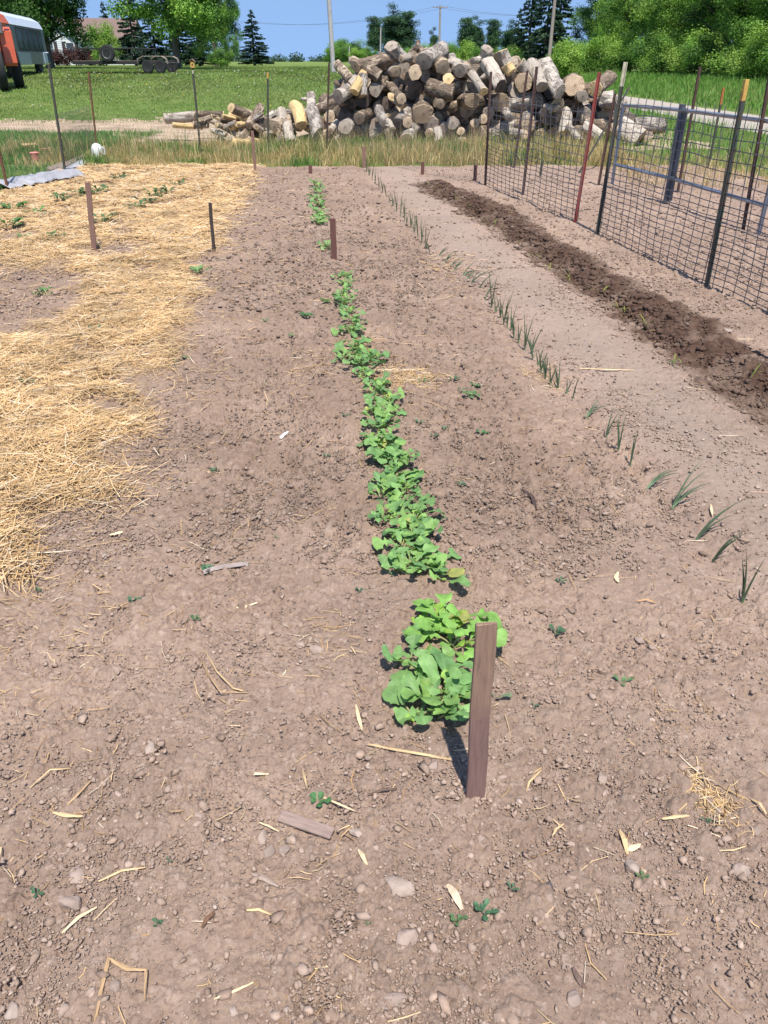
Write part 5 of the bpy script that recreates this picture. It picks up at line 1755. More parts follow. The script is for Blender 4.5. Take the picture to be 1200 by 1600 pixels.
# small heap at the left
S = 3.53
H = dict(group=HEAP, scale=S)
side_log(Z2(135, 655), Z2(300, 645), 31, 'pale', 'tan', 'long split log at the left end of the small heap', .4, .3, **H)
side_log(Z2(275, 632), Z2(452, 632), 20, 'brown', 'yellow', 'long thin log lying behind the left end of the small heap', .8, .8, **H)
side_log(Z2(180, 690), Z2(300, 698), 16, 'yellow', 'yellow', 'pale yellow split piece below the long split log', .1, .1, **H)
side_log(Z2(290, 690), Z2(370, 690), 18, 'brown', 'tan', 'brown log end in the grass behind the thin dark post', .2, .2, **H)
side_log(Z2(502, 595), Z2(680, 668), 28, 'brown', 'yellow', 'brown log with pale yellow cut end at the top of the small heap', -.2, .1, **H)
side_log(Z2(655, 595), Z2(600, 690), 26, 'brown', 'tan', 'dark brown log leaning over the top of the small heap', .4, -.1, **H)
side_log(Z2(545, 788), Z2(600, 680), 30, 'brown', 'yellow', 'brown log with pale cut end pointing down to the grass', -.5, .0, **H)
side_log(Z2(378, 658), Z2(535, 748), 15, 'brown', 'tan', 'thin brown branch slanting across the small heap', -.1, -.4, **H)
side_log(Z2(430, 665), Z2(540, 655), 22, 'brown', 'yellow', 'dark log under the pale split pieces of the small heap', .3, .3, **H)
side_log(Z2(485, 640), Z2(560, 640), 20, 'yellow', 'yellow', 'pale yellow split log on the left of the small heap', .2, .4, **H)
side_log(Z2(500, 700), Z2(580, 685), 24, 'yellow', 'yellow', 'pale wedge of split wood in the middle of the small heap', -.1, .1, **H)
side_log(Z2(555, 645), Z2(590, 660), 18, 'yellow', 'yellow', 'short yellow wedge near the top of the small heap', .1, .1, **H)
side_log(Z2(395, 720), Z2(470, 745), 18, 'grey', 'tan', 'grey piece lying at the foot of the small heap', -.2, -.2, **H)
side_log(Z2(515, 825), Z2(610, 835), 26, 'yellow', 'yellow', 'pale split block in the grass before the small heap', -.6, -.6, **H)
side_log(Z2(600, 780), Z2(660, 785), 22, 'yellow', 'tan', 'tan split block behind the thin grey-brown stake', -.3, -.3, **H)
side_log(Z2(765, 612), Z2(800, 720), 28, 'pale', 'tan', 'pale grey log standing at the right of the small heap', .2, -.3, **H)
side_log(Z2(800, 690), Z2(832, 800), 28, 'pale', 'tan', 'pale log slanting into the grass right of the small heap', -.2, -.6, **H)
side_log(Z2(850, 585), Z2(890, 690), 36, 'yellow', 'yellow', 'yellow barkless log curving down between heap and pile', .2, -.2, **H)
side_log(Z2(932, 520), Z2(945, 620), 27, 'grey', 'grey', 'rough grey log sticking up between heap and pile', .2, -.1, **H)
side_log(Z2(938, 610), Z2(975, 740), 36, 'grey', 'tan', 'rough splintered trunk standing beside the dark post', -.1, -.5, **H)
end_log(Z2(700, 775), 36, 'brown', 'tan', 'upright stump behind the yellow tipped post', .1, .5, **H)
end_log(Z2(782, 810), 38, 'brown', 'tan', 'stump with reddish tan cut face in the grass', .2, .5, **H)
end_log(Z2(785, 870), 34, 'brown', 'grey', 'lowest stump of the small heap, sunk in the grass', .0, .4, **H)
end_log(Z2(740, 700), 42, 'brown', 'tan', 'thick log end at the middle right of the small heap', .5, **H)
end_log(Z2(680, 690), 34, 'brown', 'dark', 'dark log end under the top of the small heap', .3, **H)
end_log(Z2(640, 735), 30, 'brown', 'dark', 'shaded log end low in the small heap', .2, **H)
end_log(Z2(870, 700), 30, 'pale', 'tan', 'split pale log end beside the yellow barkless log', .2, **H)
end_log(Z2(730, 640), 30, 'grey', 'tan', 'grey log end behind the top right of the small heap', .6, dy=.5, **H)

for i, (zx, zy, wx, wy, zr, bk) in enumerate(((330, 665, 60, -20, 14, 'brown'), (420, 690, 70, 25, 13, 'brown'), (455, 640, 60, 15, 12, 'yellow'), (470, 700, 50, -25, 14, 'pale'), (520, 720, 45, 40, 15, 'brown'), (545, 690, 60, -10, 13, 'yellow'),
                                              (590, 720, 40, 40, 15, 'brown'), (620, 660, 50, -35, 14, 'grey'), (640, 700, 40, 30, 16, 'pale'), (700, 650, 40, -30, 18, 'grey'), (715, 690, 35, 45, 18, 'brown'), (760, 740, 30, 40, 18, 'brown'), (820, 740, 40, 40, 16, 'pale'), (430, 760, 40, 15, 12, 'grey'), (610, 770, 40, 10, 14, 'yellow'), (895, 660, 20, 50, 16, 'brown'), (690, 740, 40, -10, 16, 'pale'))):
    side_log(Z2(zx, zy), Z2(zx + wx, zy + wy), zr, bk, 'yellow' if bk in ('yellow', 'brown') else 'tan', f"small split {dict(brown='brown barked', yellow='yellow', pale='pale', grey='grey')[bk]} piece in the small heap, {ordinal(i + 1)} from its left end", U(-.3, .2), U(-.3, .2), **H)

# ------------------------------------------------------------------ trees


def crown_mesh(name, clumps, n, size, pal, flat=.5, seed=0, shell=.45):
    r = np.random.default_rng(seed)
    cl = np.array([(*c, q) for c, q in clumps]); nc = len(cl)
    wgt = cl[:, 3] ** 2.2; wgt /= wgt.sum()
    k = r.choice(nc, n, p=wgt)
    d = r.normal(0, 1, (n, 3)); d /= np.linalg.norm(d, axis=1)[:, None]
    rad = r.uniform(0, 1, n) ** shell * (1 + r.normal(0, .13, n))
    d[:, 2] *= .8
    p = cl[k, :3] + d * (rad * cl[k, 3])[:, None]
    nrm = d * .7 + np.array([0, 0, .55]) + r.normal(0, .55, (n, 3)); nrm /= np.linalg.norm(nrm, axis=1)[:, None]
    a = np.cross(nrm, r.normal(0, 1, (n, 3))); a /= np.linalg.norm(a, axis=1)[:, None]
    b = np.cross(nrm, a)
    s = size * r.uniform(.6, 1.35, n)[:, None]
    V = np.stack([p - a * s * .5, p + b * s * flat * .5 + nrm * s * .06, p + a * s * .5, p - b * s * flat * .5 + nrm * s * .06], 1)
    F = (np.arange(n) * 4)[:, None] + np.arange(4)[None]
    pc = np.array(pal)
    cc = pc[r.integers(0, len(pc), nc)][k] * r.uniform(.75, 1.2, (nc, 1))[k] * r.uniform(.7, 1.3, (n, 1))
    return np_mesh(name, V.reshape(-1, 3), F, np.repeat(cc, 4, 0))


def conifer_mesh(name, h, rbase, n, size, pal, seed=0):
    r = np.random.default_rng(seed)
    nb = 190
    t = r.uniform(0.02, 1, nb) ** 1.15
    az = r.uniform(0, 2 * PI, nb)
    bl = rbase * (1 - t) ** .85 * r.uniform(.7, 1.12, nb) + .12
    k = r.choice(nb, n, p=(bl ** 1.3) / (bl ** 1.3).sum())
    u = r.uniform(.08, 1, n) ** .7
    R = bl[k] * u
    z = h * (.05 + .94 * t[k]) - .28 * R + .10 * R * u * 1.6
    side = r.normal(0, .12, n) * (.3 + bl[k] * .42) * (1.15 - u)
    x = np.cos(az[k]) * R - np.sin(az[k]) * side; y = np.sin(az[k]) * R + np.cos(az[k]) * side
    p = np.stack([x, y, z + r.normal(0, .045, n)], 1)
    a = np.stack([np.cos(az[k]), np.sin(az[k]), -.25 + 0 * u], 1) + r.normal(0, .45, (n, 3)); a /= np.linalg.norm(a, axis=1)[:, None]
    b = np.cross(a, np.array([0, 0, 1.]) + r.normal(0, .4, (n, 3))); b /= np.linalg.norm(b, axis=1)[:, None]
    s = size * r.uniform(.6, 1.4, n)[:, None]
    V = np.stack([p - a * s * .5, p + b * s * .17, p + a * s * .5, p - b * s * .17], 1)
    F = (np.arange(n) * 4)[:, None] + np.arange(4)[None]
    pc = np.array(pal)
    cc = pc[r.integers(0, len(pc), nb)][k] * r.uniform(.7, 1.3, (n, 1))
    return np_mesh(name, V.reshape(-1, 3), F, np.repeat(cc, 4, 0))


def limb_mesh(clumps, h, r0, nl, fork=.3, lean=0.0):
    mb = MB()
    tp = [(0, 0, -.3), (lean * .1, 0, h * fork * .5), (lean * .3, .05, h * fork), (lean * .6, 0, h * .6), (lean, 0, h * .88)]
    mb.tube(tp, [r0 * 1.35, r0, r0 * .85, r0 * .5, r0 * .12], 10)
    for c, q in random.sample(clumps, min(nl, len(clumps))):
        c = Vector(c); z = max(h * fork * .7, min(c.z * .62, h * .7))
        s = Vector((lean * .3, 0, z))
        m = s.lerp(c, .5) + Vector((U(-.2, .2), U(-.2, .2), U(.0, .4)))
        mb.tube([s, m, c], [r0 * .42, r0 * .24, r0 * .07], 6)
    return mb


def make_clumps(n, rx, rz, cz, q0, q1, seed, squash=.6, bottom=None):
    r = random.Random(seed); out = []
    while len(out) < n:
        d = Vector((r.gauss(0, 1), r.gauss(0, 1), r.gauss(0, 1))).normalized() * (r.random() ** squash)
        c = Vector((d.x * rx, d.y * rx, cz + d.z * rz))
        if bottom is not None and c.z < bottom: continue
        out.append((tuple(c), r.uniform(q0, q1)))
    return out


def proto_tree(name, clumps, h, r0, n, size, pal, nl=14, fork=.3, seed=1, bark=None, lean=0.0, shell=.45):
    t = bpy.data.objects.new(name, None); C.objects.link(t)
    o = limb_mesh(clumps, h, r0, nl, fork, lean).build('trunk', bark or M_BARKT, t, True)
    link('crown', crown_mesh('crown', clumps, n, size, pal, seed=seed, shell=shell), M_LEAF, t)
    return t


def proto_spruce(name, h, rb, n, size, pal, seed):
    t = bpy.data.objects.new(name, None); C.objects.link(t)
    mb = MB(); mb.tube([(0, 0, -.3), (0, 0, h * .5), (0, 0, h * .98)], [h * .022, h * .013, .01], 8); mb.build('trunk', M_BARKT, t, True)
    link('crown', conifer_mesh('crown', h, rb, n, size, pal, seed), M_LEAF, t)
    return t


def put(proto, loc, sc, rz, label, cat, group=None, name=None, first=set()):
    if proto.name in first:
        r = proto.copy(); C.objects.link(r)
        for ch in proto.children:
            c = ch.copy(); C.objects.link(c); c.parent = r
    else:
        r = proto; first.add(proto.name)
    r.location = loc; r.rotation_euler = (0, 0, rz)
    r.scale = sc if isinstance(sc, tuple) else (sc, sc, sc)
    tag(r, label, cat, group)
    return r


def at(px, Y, dz=0.0):
    """ground point at forward distance Y in the direction of photo column px near the horizon"""
    x = Q(px, 100, Y).x
    return Vector((x, Y, gz(x, Y) + dz))


G_DARK = [(.05, .115, .026), (.07, .155, .032), (.04, .09, .024), (.10, .20, .042)]
G_MID = [(.12, .24, .042), (.16, .30, .052), (.09, .185, .036), (.22, .36, .07)]
G_BRT = [(.19, .34, .055), (.24, .40, .07), (.15, .28, .048), (.29, .43, .09)]
G_SPR = [(.036, .075, .042), (.05, .098, .05), (.026, .056, .034), (.07, .12, .062)]
G_POP = [(.055, .115, .05), (.075, .145, .06), (.045, .09, .045)]

maple = proto_tree('maple_tree', make_clumps(110, 3.7, 4.6, 4.7, .7, 1.15, 1, .45, 1.75), 11, .27, 46000, .20, G_DARK, 22, .18, 1)
locust = proto_tree('locust_tree', make_clumps(105, 3.9, 3.8, 4.9, .5, .95, 2, .5, 1.9), 10, .20, 42000, .16, G_BRT[:3] + G_MID, 24, .26, 2)
broads = [proto_tree('broadleaf_tree', make_clumps(120, 3.6, 4.7, 5.0, .4, .95, 10 + i, .55, .8), 10.5, .2, 40000, .15, [G_MID, G_DARK + G_MID, G_BRT + G_MID][i], 20, .15, 20 + i) for i in range(3)]
bushes = [proto_tree('bush', make_clumps(34, 1.5, 1.3, 1.35, .4, .75, 30 + i, .5, .25), 2.4, .06, 11000, .12, [G_MID, G_BRT, G_DARK + G_MID][i], 10, .1, 40 + i) for i in range(3)]
poplars = [proto_tree('poplar_tree', make_clumps(70, 1.7, 6.2, 7.4, .7, 1.3, 50 + i, .62, 1.0), 14, .2, 15000, .30, G_POP, 12, .15, 60 + i) for i in range(2)]
spruces = [proto_spruce('spruce_tree', 9, 2.3, 17000, .30, G_SPR, 70 + i) for i in range(2)]

LT = 'trees around the house'
put(maple, at(78, 58), (.92, .92, 1.0), .4, 'dark green maple tree with low branches above the bus and house', 'tree', LT)
put(locust, at(277, 56), 1.0, 1.0, 'light green locust tree with bare trunk right of the trailer', 'tree', LT)
put(broads[1], at(338, 72), (.62, .62, .85), 2.0, 'dark leafy tree behind the right side of the locust', 'tree', LT)
put(broads[0], at(355, 78), (.42, .42, .75), .6, 'green tree at the right end of the house trees', 'tree', LT)
put(broads[1], at(315, 88), (.8, .8, .9), 1.1, 'dark tree far behind the locust trunk', 'tree', LT)
put(broads[0], at(18, 80), .9, 3.0, 'broadleaf tree behind the left side of the maple', 'tree', LT)
put(spruces[0], at(398, 90), (.82, .82, .53), .3, 'dark spruce tree standing alone at the right of the house trees', 'tree', LT)
put(spruces[1], at(245, 78), (.72, .72, .72), 1.3, 'spruce tree behind the trailer wheels', 'tree', LT)
put(spruces[0], at(213, 84), (.75, .75, .85), 2.3, 'spruce tree at the right end of the house', 'tree', LT)
put(spruces[1], at(312, 80), (.7, .7, .55), .9, 'spruce with low skirts right of the locust trunk', 'tree', LT)
put(spruces[0], at(283, 86), (.7, .7, .66), 4.9, 'spruce hidden behind the locust trunk', 'tree', LT)
put(spruces[1], at(174, 118), .78, 2.9, 'spruce tip showing above the house roof', 'tree', LT)
put(spruces[0], at(190, 124), .6, .9, 'small spruce right behind the roof ridge', 'tree', LT)
put(bushes[2], at(345, 66), (.7, .6, .45), 1.2, 'low dark bush at the foot of the trees right of the locust', 'bush')
put(bushes[1], at(166, 84), (1.0, .9, 1.3), .2, 'rounded bright green bush in front of the brown roofed house', 'bush')
BUR = [(.085, .035, .035), (.11, .05, .04), (.06, .03, .03)]
bur = proto_tree('barberry_bush', make_clumps(14, .55, .45, .55, .3, .42, 90, .5, .1), .9, .03, 2600, .10, BUR, 4, .1, 91)
for i, (px, s, w_) in enumerate(((89, 1.15, 'first'), (107, 1.25, 'second'), (127, 1.35, 'third'), (142, 1.3, 'fourth'), (155, 1.2, 'fifth'))):
    put(bur, at(px, 88), (s, s, s * 1.1), i * 1.3, f'burgundy bush before the white house, {w_} from the left', 'bush', 'burgundy bushes along the house')

RT = 'trees along the gravel track'
RTREES = [(0, 25.5, 41, 1.0), (2, 23.5, 46, .95), (1, 26.5, 51, 1.1), (0, 24.0, 56, 1.0), (2, 27.0, 60, 1.0), (1, 24.5, 65, 1.05), (0, 26.5, 70, 1.0), (2, 24.0, 75, 1.0), (1, 26.0, 81, 1.1), (0, 24.0, 87, 1.0), (2, 25.5, 94, 1.0), (1, 29.5, 46, 1.2), (0, 30.5, 57, 1.2), (2, 30.5, 68, 1.2), (1, 30.5, 80, 1.2), (0, 30, 92, 1.2), (1, 24.0, 102, 1.0)]
KIND = ['fresh green', 'dark green', 'bright yellow-green']
for i, (k, x, y, s) in enumerate(RTREES):
    place = f'{ordinal(i + 1)} of front row from near end' if i < 11 else f'{ordinal(i - 10)} of back row from near end'
    put(broads[k], Vector((x, y, gz(x, y))), s, i * 1.7, f'{KIND[k]} tree by the track, {place}', 'tree', RT)
RB = [(2, 20.6, 41, 1.0), (0, 21.6, 45.5, 1.1), (1, 20.8, 50, .9), (0, 22.0, 54, 1.2), (2, 21.2, 58, 1.0), (1, 21.8, 63, 1.1), (0, 21.0, 67, 1.0), (2, 22.0, 72, 1.2), (0, 21.0, 77, 1.0), (1, 20.6, 83, 1.2), (0, 20.4, 90, 1.1), (1, 19.6, 97, 1.2), (2, 22.6, 48, .8), (1, 23.0, 38, 1.2), (0, 25.0, 36, 1.3)]
for i, (k, x, y, s) in enumerate(RB):
    put(bushes[k], Vector((x, y, gz(x, y))), (s * 1.15, s * 1.15, s * .95), i * 2.1, f'{KIND[(0, 2, 1)[k]]} bush at the foot of the trees, {ordinal(i + 1)} along the grass bank', 'bush', 'bushes along the grass bank')
put(spruces[0], at(824, 98), (1.0, 1.0, 1.05), 1.9, 'tall dark spruce at the left end of the right-hand trees', 'tree', RT)
put(spruces[1], at(850, 92), (1.05, 1.05, 1.2), .2, 'tallest dark spruce beside the grey pole', 'tree', RT)
put(spruces[0], at(868, 104), (1.1, 1.1, 1.1), 3.3, 'dark spruce behind the grey pole', 'tree', RT)
put(spruces[1], at(806, 112), (.7, .7, .75), 5.0, 'smaller spruce left of the tall dark one', 'tree', RT)
put(bushes[1], at(878, 66), 1.0, 4.0, 'bright green bush right behind the furrowed grey log', 'bush')
FT = 'poplars and trees far behind the log pile'
for i, (px, top, d, wd, lab) in enumerate(((586, 26, 225, .75, 'slim dark poplar with a gap in its crown, leftmost of the tall ones'), (612, 17, 240, .95, 'left one of the two broad poplars grown together'), (632, 14, 240, 1.0, 'right one of the two broad poplars grown together, tallest of the row'),
                                            (676, 42, 235, .55, 'small slim poplar beside the pole with cross arm'), (728, 24, 215, .95, 'broad poplar between cross arm pole and spruces'), (742, 30, 220, .8, 'poplar right behind the broad one left of the spruces'),
                                            (768, 27, 222, .8, 'slender poplar left of the smaller spruce'), (794, 35, 210, .9, 'short full poplar nearest to the spruces'), (561, 68, 240, .6, 'little dark poplar left of the slim gapped one'),
                                            (532, 66, 260, 1.0, 'rounded tree right behind the pale pole'), (545, 72, 255, 1.0, 'rounded tree second from the pale pole'), (518, 78, 270, 1.1, 'lowest rounded tree beside the pale pole'), (575, 82, 230, .9, 'low dark tree under the slim gapped poplar'))):
    g = at(px, d); hpx = 98 - top
    hh = hpx * depth_at(px, 97, d) / FPX
    s = hh / 14.2
    if i >= 8:
        s = hh / 2.7
        put(bushes[(2, 0)[i % 2]], g, (s * 1.3, s * 1.3, s), i * 1.1, lab, 'tree', FT); continue
    put(poplars[i % 2], g, (s * wd * 1.75, s * wd * 1.6, s), i * 1.1, lab, 'tree', FT)
for i, (px, d, s, lab) in enumerate(((648, 118, 1.0, 'bright bush behind the peak of the pile'), (668, 112, 1.25, 'bright bush left of the cross arm pole'), (700, 108, 1.3, 'green bush right of the cross arm pole'), (718, 115, 1.5, 'green bush above the rough grey top log'),
                                     (745, 106, 1.15, 'green bush behind the white barkless log'), (775, 104, 1.1, 'bush left of the smaller spruce'), (800, 96, 1.1, 'bush in front of the tall spruces'), (620, 130, 1.0, 'dull green bush left of the steep log on the peak'), (560, 140, .9, 'pale willow-like bush right of the pale pole'), (575, 150, 1.0, 'dark bush beneath the slim poplar'), (900, 84, 1.0, 'bush at the left end of the grass bank'))):
    put(bushes[(1, 1, 0, 1, 0, 2, 2, 2, 1, 2, 0)[i]], at(px, d), (s * 1.05, s * 1.05, s * .92), i * 1.9, lab, 'bush', 'bushes behind the log pile')
# far wood on the skyline
cl = []
for i in range(230):
    y = U(520, 760); x = U(-.5, .16) * y
    cl.append(((x, y, U(1.0, 4.5) * (1 + .5 * math.sin(x * .03))), U(3.0, 5.5)))
o = link('distant_woods', crown_mesh('distant_woods', cl, 24000, 1.5, [(.045, .085, .045), (.06, .10, .055), (.035, .07, .04)], seed=5), M_LEAF)
tag(o, 'low dark wood along the far skyline', 'woods', kind='stuff')

# ------------------------------------------------------------------ poles
M_POLE = mat('pole_wood', (.36, .30, .26), (.24, .20, .175), 6, .85, bstr=.4, bscale=30, stretch=(2, 2, .2))
M_BLACK_WIRE = mat('dark_wire', (.05, .05, .055), None, 5, .6)
M_POLE_P = mat('pole_pale', (.44, .41, .40), (.36, .33, .32), 6, .7)


def pole(px0, px1, top_py, d, r, label, m, arm=False, name='utility_pole'):
    b = at(px0, d)
    top = Q(px1, top_py, d)
    if top_py < -50: top = b + (Q(px1, 0, d) - b) * ((8.5) / max(.1, (Q(px1, 0, d) - b).z))
    t = thing(name, label, 'utility pole', b, 0, 'poles standing behind the log pile')
    v = top - b
    mb = MB(); mb.tube([Vector((0, 0, -.2)), v * .5, v], [r * 1.15, r, r * .8], 12); mb.build('pole_shaft', m, t, True)
    if arm:
        mb = MB(); mb.box((v.x, v.y - .15, v.z - .35), (2.6, .12, .14), None, .01); mb.build('cross_arm', m, t)
        for x in (-1.2, -.45, .45, 1.2):
            mb = MB(); mb.lathe([(.03, 0), (.06, .05), (.05, .12), (.07, .16), (.03, .2)], 8, Matrix.Translation((v.x + x, v.y - .15, v.z - .27))); mb.build('insulator', M_PIPE, t, True)
    return t


pole(521, 514, -100, 46, .105, 'thick pale pole rising out of the picture behind the left slope of the pile', M_POLE_P)
pole(686, 688, 8, 165, .19, 'wooden pole with cross arm above the top of the pile', M_POLE, True)
pole(857, 867, -100, 76, .14, 'leaning grey pole before the dark spruces', M_POLE)
pole(594, 595, 42, 125, .10, 'thin pale pole in front of the slim poplar', M_POLE_P)
pole(545, 546, 72, 140, .09, 'short thin pole left of the brown shoulder log', M_POLE_P)

mb = MB(); _o = at(688, 165); _tz = Q(688, 10, 165).z
for dz, dx in ((-.02, -1.2), (-.02, 1.2)):
    for x1, y1 in ((-34, 215), (46, 150)):
        q = [Vector((dx, 0, _tz - .2)).lerp(Vector((x1 + dx - _o.x, y1 - 165, _tz - .4)), k / 12) - Vector((0, 0, 1.6 * 4 * (k / 12) * (1 - k / 12))) for k in range(13)]
        mb.tube([Vector((v.x, v.y - .15, v.z - gz(_o.x, 165) + .12)) for v in q], .016, 4)
o = mb.build('power_line', M_BLACK_WIRE); o.location = _o
tag(o, 'thin power lines hanging from the pole with cross arm', 'power line')

# ------------------------------------------------------------------ house
M_SIDING = mat('white_siding', (.72, .72, .71), (.64, .645, .65), 3, .6)
M_ROOF = mat('brown_shingles', (.20, .135, .115), (.14, .095, .08), 12, .9, bstr=.5, bscale=40)
M_TRIM = mat('white_trim', (.76, .76, .75), None, 4, .5)
M_GLASS = mat('dark_glass', (.04, .05, .06), (.07, .085, .10), 2, .12, spec=.6)
M_SHUT = mat('dark_shutter', (.06, .05, .055), None, 5, .6)
hp = at(146, 100)
t = thing('house', 'white sided house with brown roof behind the trailer', 'house', hp, .12)
mb = MB()
mb.box((0, 3.5, 1.2), (9.6, 7, 2.6)); mb.box((-2.9, -.6, 1.2), (4.4, 1.4, 2.6))
mb.add([(-5.1, -1.3, 2.5), (-.7, -1.3, 2.5), (-2.9, -1.3, 4.1)], [(0, 1, 2)]); mb.add([(4.8, 0, 2.5), (4.8, 7, 2.5), (4.8, 3.5, 4.4)], [(0, 1, 2)]); mb.add([(-4.8, 0, 2.5), (-4.8, 7, 2.5), (-4.8, 3.5, 4.4)], [(0, 1, 2)])
for k in range(13):
    mb.box((-2.9, -1.306, .15 + k * .19), (4.38, .02, .012)); mb.box((2.1, -.006, .15 + k * .19), (5.2, .02, .012))
mb.build('wall', M_SIDING, t)
mb = MB()
def slab(a, b, c, d, th=.14):
    n = (Vector(b) - Vector(a)).cross(Vector(d) - Vector(a)).normalized() * th
    vs = [Vector(q) for q in (a, b, c, d)]; vs += [q + n for q in vs]
    mb.add(vs, [(3, 2, 1, 0), (4, 5, 6, 7), (0, 1, 5, 4), (1, 2, 6, 5), (2, 3, 7, 6), (3, 0, 4, 7)])
slab((-5.2, -.5, 2.32), (5.2, -.5, 2.32), (4.9, 3.5, 4.45), (-4.9, 3.5, 4.45)); slab((5.2, 7.5, 2.32), (-5.2, 7.5, 2.32), (-4.9, 3.5, 4.45), (4.9, 3.5, 4.45))
slab((-5.35, -1.6, 2.32), (-2.9, -1.6, 4.12), (-2.9, 2.6, 4.12), (-5.35, 2.6, 2.32)); slab((-2.9, -1.6, 4.12), (-.45, -1.6, 2.32), (-.45, 2.6, 2.32), (-2.9, 2.6, 4.12))
rf = mb.build('roof', M_ROOF, t)
mb = MB()
for a, b in (((-5.35, -1.66, 2.30), (-2.9, -1.66, 4.12)), ((-2.9, -1.66, 4.12), (-.45, -1.66, 2.30))):
    mb.tube([a, b], .09, 4)
mb.build('gable_trim', M_TRIM, t)
for x, y in ((-4.1, -1.3), (-1.9, -1.3), (1.2, 0), (3.4, 0)):
    mb = MB(); mb.box((x, y - .02, 1.55), (.95, .08, 1.25), None, .01); w = mb.build('window', M_TRIM, t)
    mb = MB(); mb.box((x, y - .065, 1.83), (.78, .02, .52)); mb.box((x, y - .065, 1.26), (.78, .02, .52)); mb.build('pane', M_GLASS, w)
    for sg in (-1, 1):
        mb = MB(); mb.box((x + sg * .68, y - .03, 1.55), (.34, .05, 1.3), None, .008); mb.build('shutter', M_SHUT, w)

# ------------------------------------------------------------------ trailer with spare wheel
M_BLACK = mat('black_steel', (.022, .022, .024), (.04, .035, .033), 9, .5)
M_TYRE = mat('tyre_rubber', (.018, .018, .019), (.03, .03, .03), 20, .85)
M_HUB = mat('white_rim', (.55, .56, .58), (.38, .38, .40), 6, .35, metal=.3)
M_DECK = wood_mat('deck_planks', (.16, .12, .09), (.10, .075, .058), stretch=(1, 12, 12))
M_FENDER = mat('tan_fender', (.34, .28, .22), (.25, .20, .16), 6, .6)


def wheel(parent, c, r, w, axis='y', rim=M_HUB):
    o = bpy.data.objects.new('wheel', None); C.objects.link(o); o.parent = parent; o.location = c
    o.rotation_euler = {'y': (PI / 2, 0, 0), 'x': (0, PI / 2, 0)}[axis]
    mb = MB(); mb.lathe([(r * .58, -w * .42), (r * .80, -w * .5), (r * .95, -w * .42), (r, -w * .2), (r, w * .2), (r * .95, w * .42), (r * .80, w * .5), (r * .58, w * .42)], 28)
    mb.build('tyre', M_TYRE, o, True)
    mb = MB(); mb.lathe([(r * .12, -w * .36), (r * .40, -w * .25), (r * .58, -w * .44), (r * .60, 0), (r * .58, w * .44), (r * .40, w * .25), (r * .12, w * .36)], 24)
    mb.build('rim', rim, o, True)
    return o


tp = at(196, 45)
t = thing('utility_trailer', 'black flat trailer with railing and an upright spare wheel on the lawn crest', 'trailer', tp, -.05)
mb = MB(); mb.box((-.5, 0, .60), (4.3, 1.9, .07), None, .01); mb.build('deck', M_DECK, t)
mb = MB()
for y in (-.95, .95): mb.box((-.5, y, .53), (4.4, .07, .16), None, .01)
for x in (-2.65, -1.6, -.5, .6, 1.65): mb.box((x, 0, .52), (.07, 1.9, .10))
mb.tube([(1.65, -.9, .52), (3.0, 0, .50)], .05, 8); mb.tube([(1.65, .9, .52), (3.0, 0, .50)], .05, 8); mb.box((3.05, 0, .50), (.22, .12, .10), None, .02)
mb.tube([(2.7, 0, .5), (2.7, 0, .02)], .03, 8)
mb.build('chassis', M_BLACK, t)
mb = MB()
for y in (-.95, .95):
    mb.tube([(-2.65, y, 1.22), (1.55, y, 1.22)], .025, 6)
    for x in (-2.65, -1.8, -.95, -.1, .75, 1.55): mb.tube([(x, y, .58), (x, y, 1.22)], .02, 6)
mb.tube([(-2.65, -.95, 1.22), (-2.65, .95, 1.22)], .025, 6)
mb.build('railing', M_BLACK, t)
for y in (-1.13, 1.13):
    for x in (1.75, 2.45):
        wheel(t, (x - .1, y, .34), .34, .2, 'y', M_PIPE_D)
    mb = MB()
    pr = [(1.12, .50), (1.2, .74), (1.45, .86), (2.5, .86), (2.74, .74), (2.8, .5)]
    mb.prism(pr + [(p[0], p[1] - .03) for p in reversed(pr)], y - .14, y + .14); mb.build('fender', M_FENDER, t)
wheel(t, (-.55, -1.12, .98), .42, .24)
mb = MB(); mb.tube([(-1.13, -1.0, .6), (-.88, -1.02, 1.2)], .03, 6); mb.tube([(-.55, -.95, .6), (-.55, -1.0, 1.0)], .04, 6); mb.build('spare_bracket', M_FENDER, t)

t.scale = (.88, .88, .88)
# ------------------------------------------------------------------ silver bus
M_SILVER = mat('bus_aluminium', (.30, .30, .32), (.24, .24, .26), 4, .42, metal=.5)
M_SILV_L = mat('bus_lower_panel', (.52, .55, .58), (.44, .47, .5), 4, .35, metal=.4)
M_ROOFW = mat('bus_roof', (.62, .68, .78), (.55, .60, .7), 3, .35)
M_ORANGE = mat('orange_paint', (.66, .13, .06), (.56, .10, .05), 4, .38, spec=.5)
M_RED = mat('red_paint', (.50, .035, .04), (.42, .03, .035), 4, .38, spec=.5)
M_GREYB = mat('grey_bumper', (.20, .17, .17), (.14, .12, .12), 8, .5)
M_WHITE = mat('white_paint', (.78, .79, .82), None, 4, .3)
M_BLUE = mat('dark_blue_paint', (.02, .03, .11), None, 4, .3)
f0 = at(14, 38); r0 = at(77, 47)
ba = math.atan2(r0.y - f0.y, r0.x - f0.x) - PI / 2
t = thing('bus', 'silver sided bus with orange front and pale roof parked under the maple', 'bus', f0, ba)
L = math.hypot(r0.x - f0.x, r0.y - f0.y)
Wb, Hb = 2.35, 2.62
prof = [(-Wb, .55), (-Wb, 1.95), (-Wb + .12, 2.3), (-.14, 2.3), (0, 1.95), (.0, .95), (-.02, .55)]
mb = MB(); mb.prism(prof, .9, L); mb.build('body', M_SILVER, t)
rp = [(-Wb + .0, 2.08), (-Wb + .15, 2.40), (-Wb + .5, 2.58), (-.5, 2.58), (-.15, 2.40), (.012, 2.08), (-.12, 2.08)]
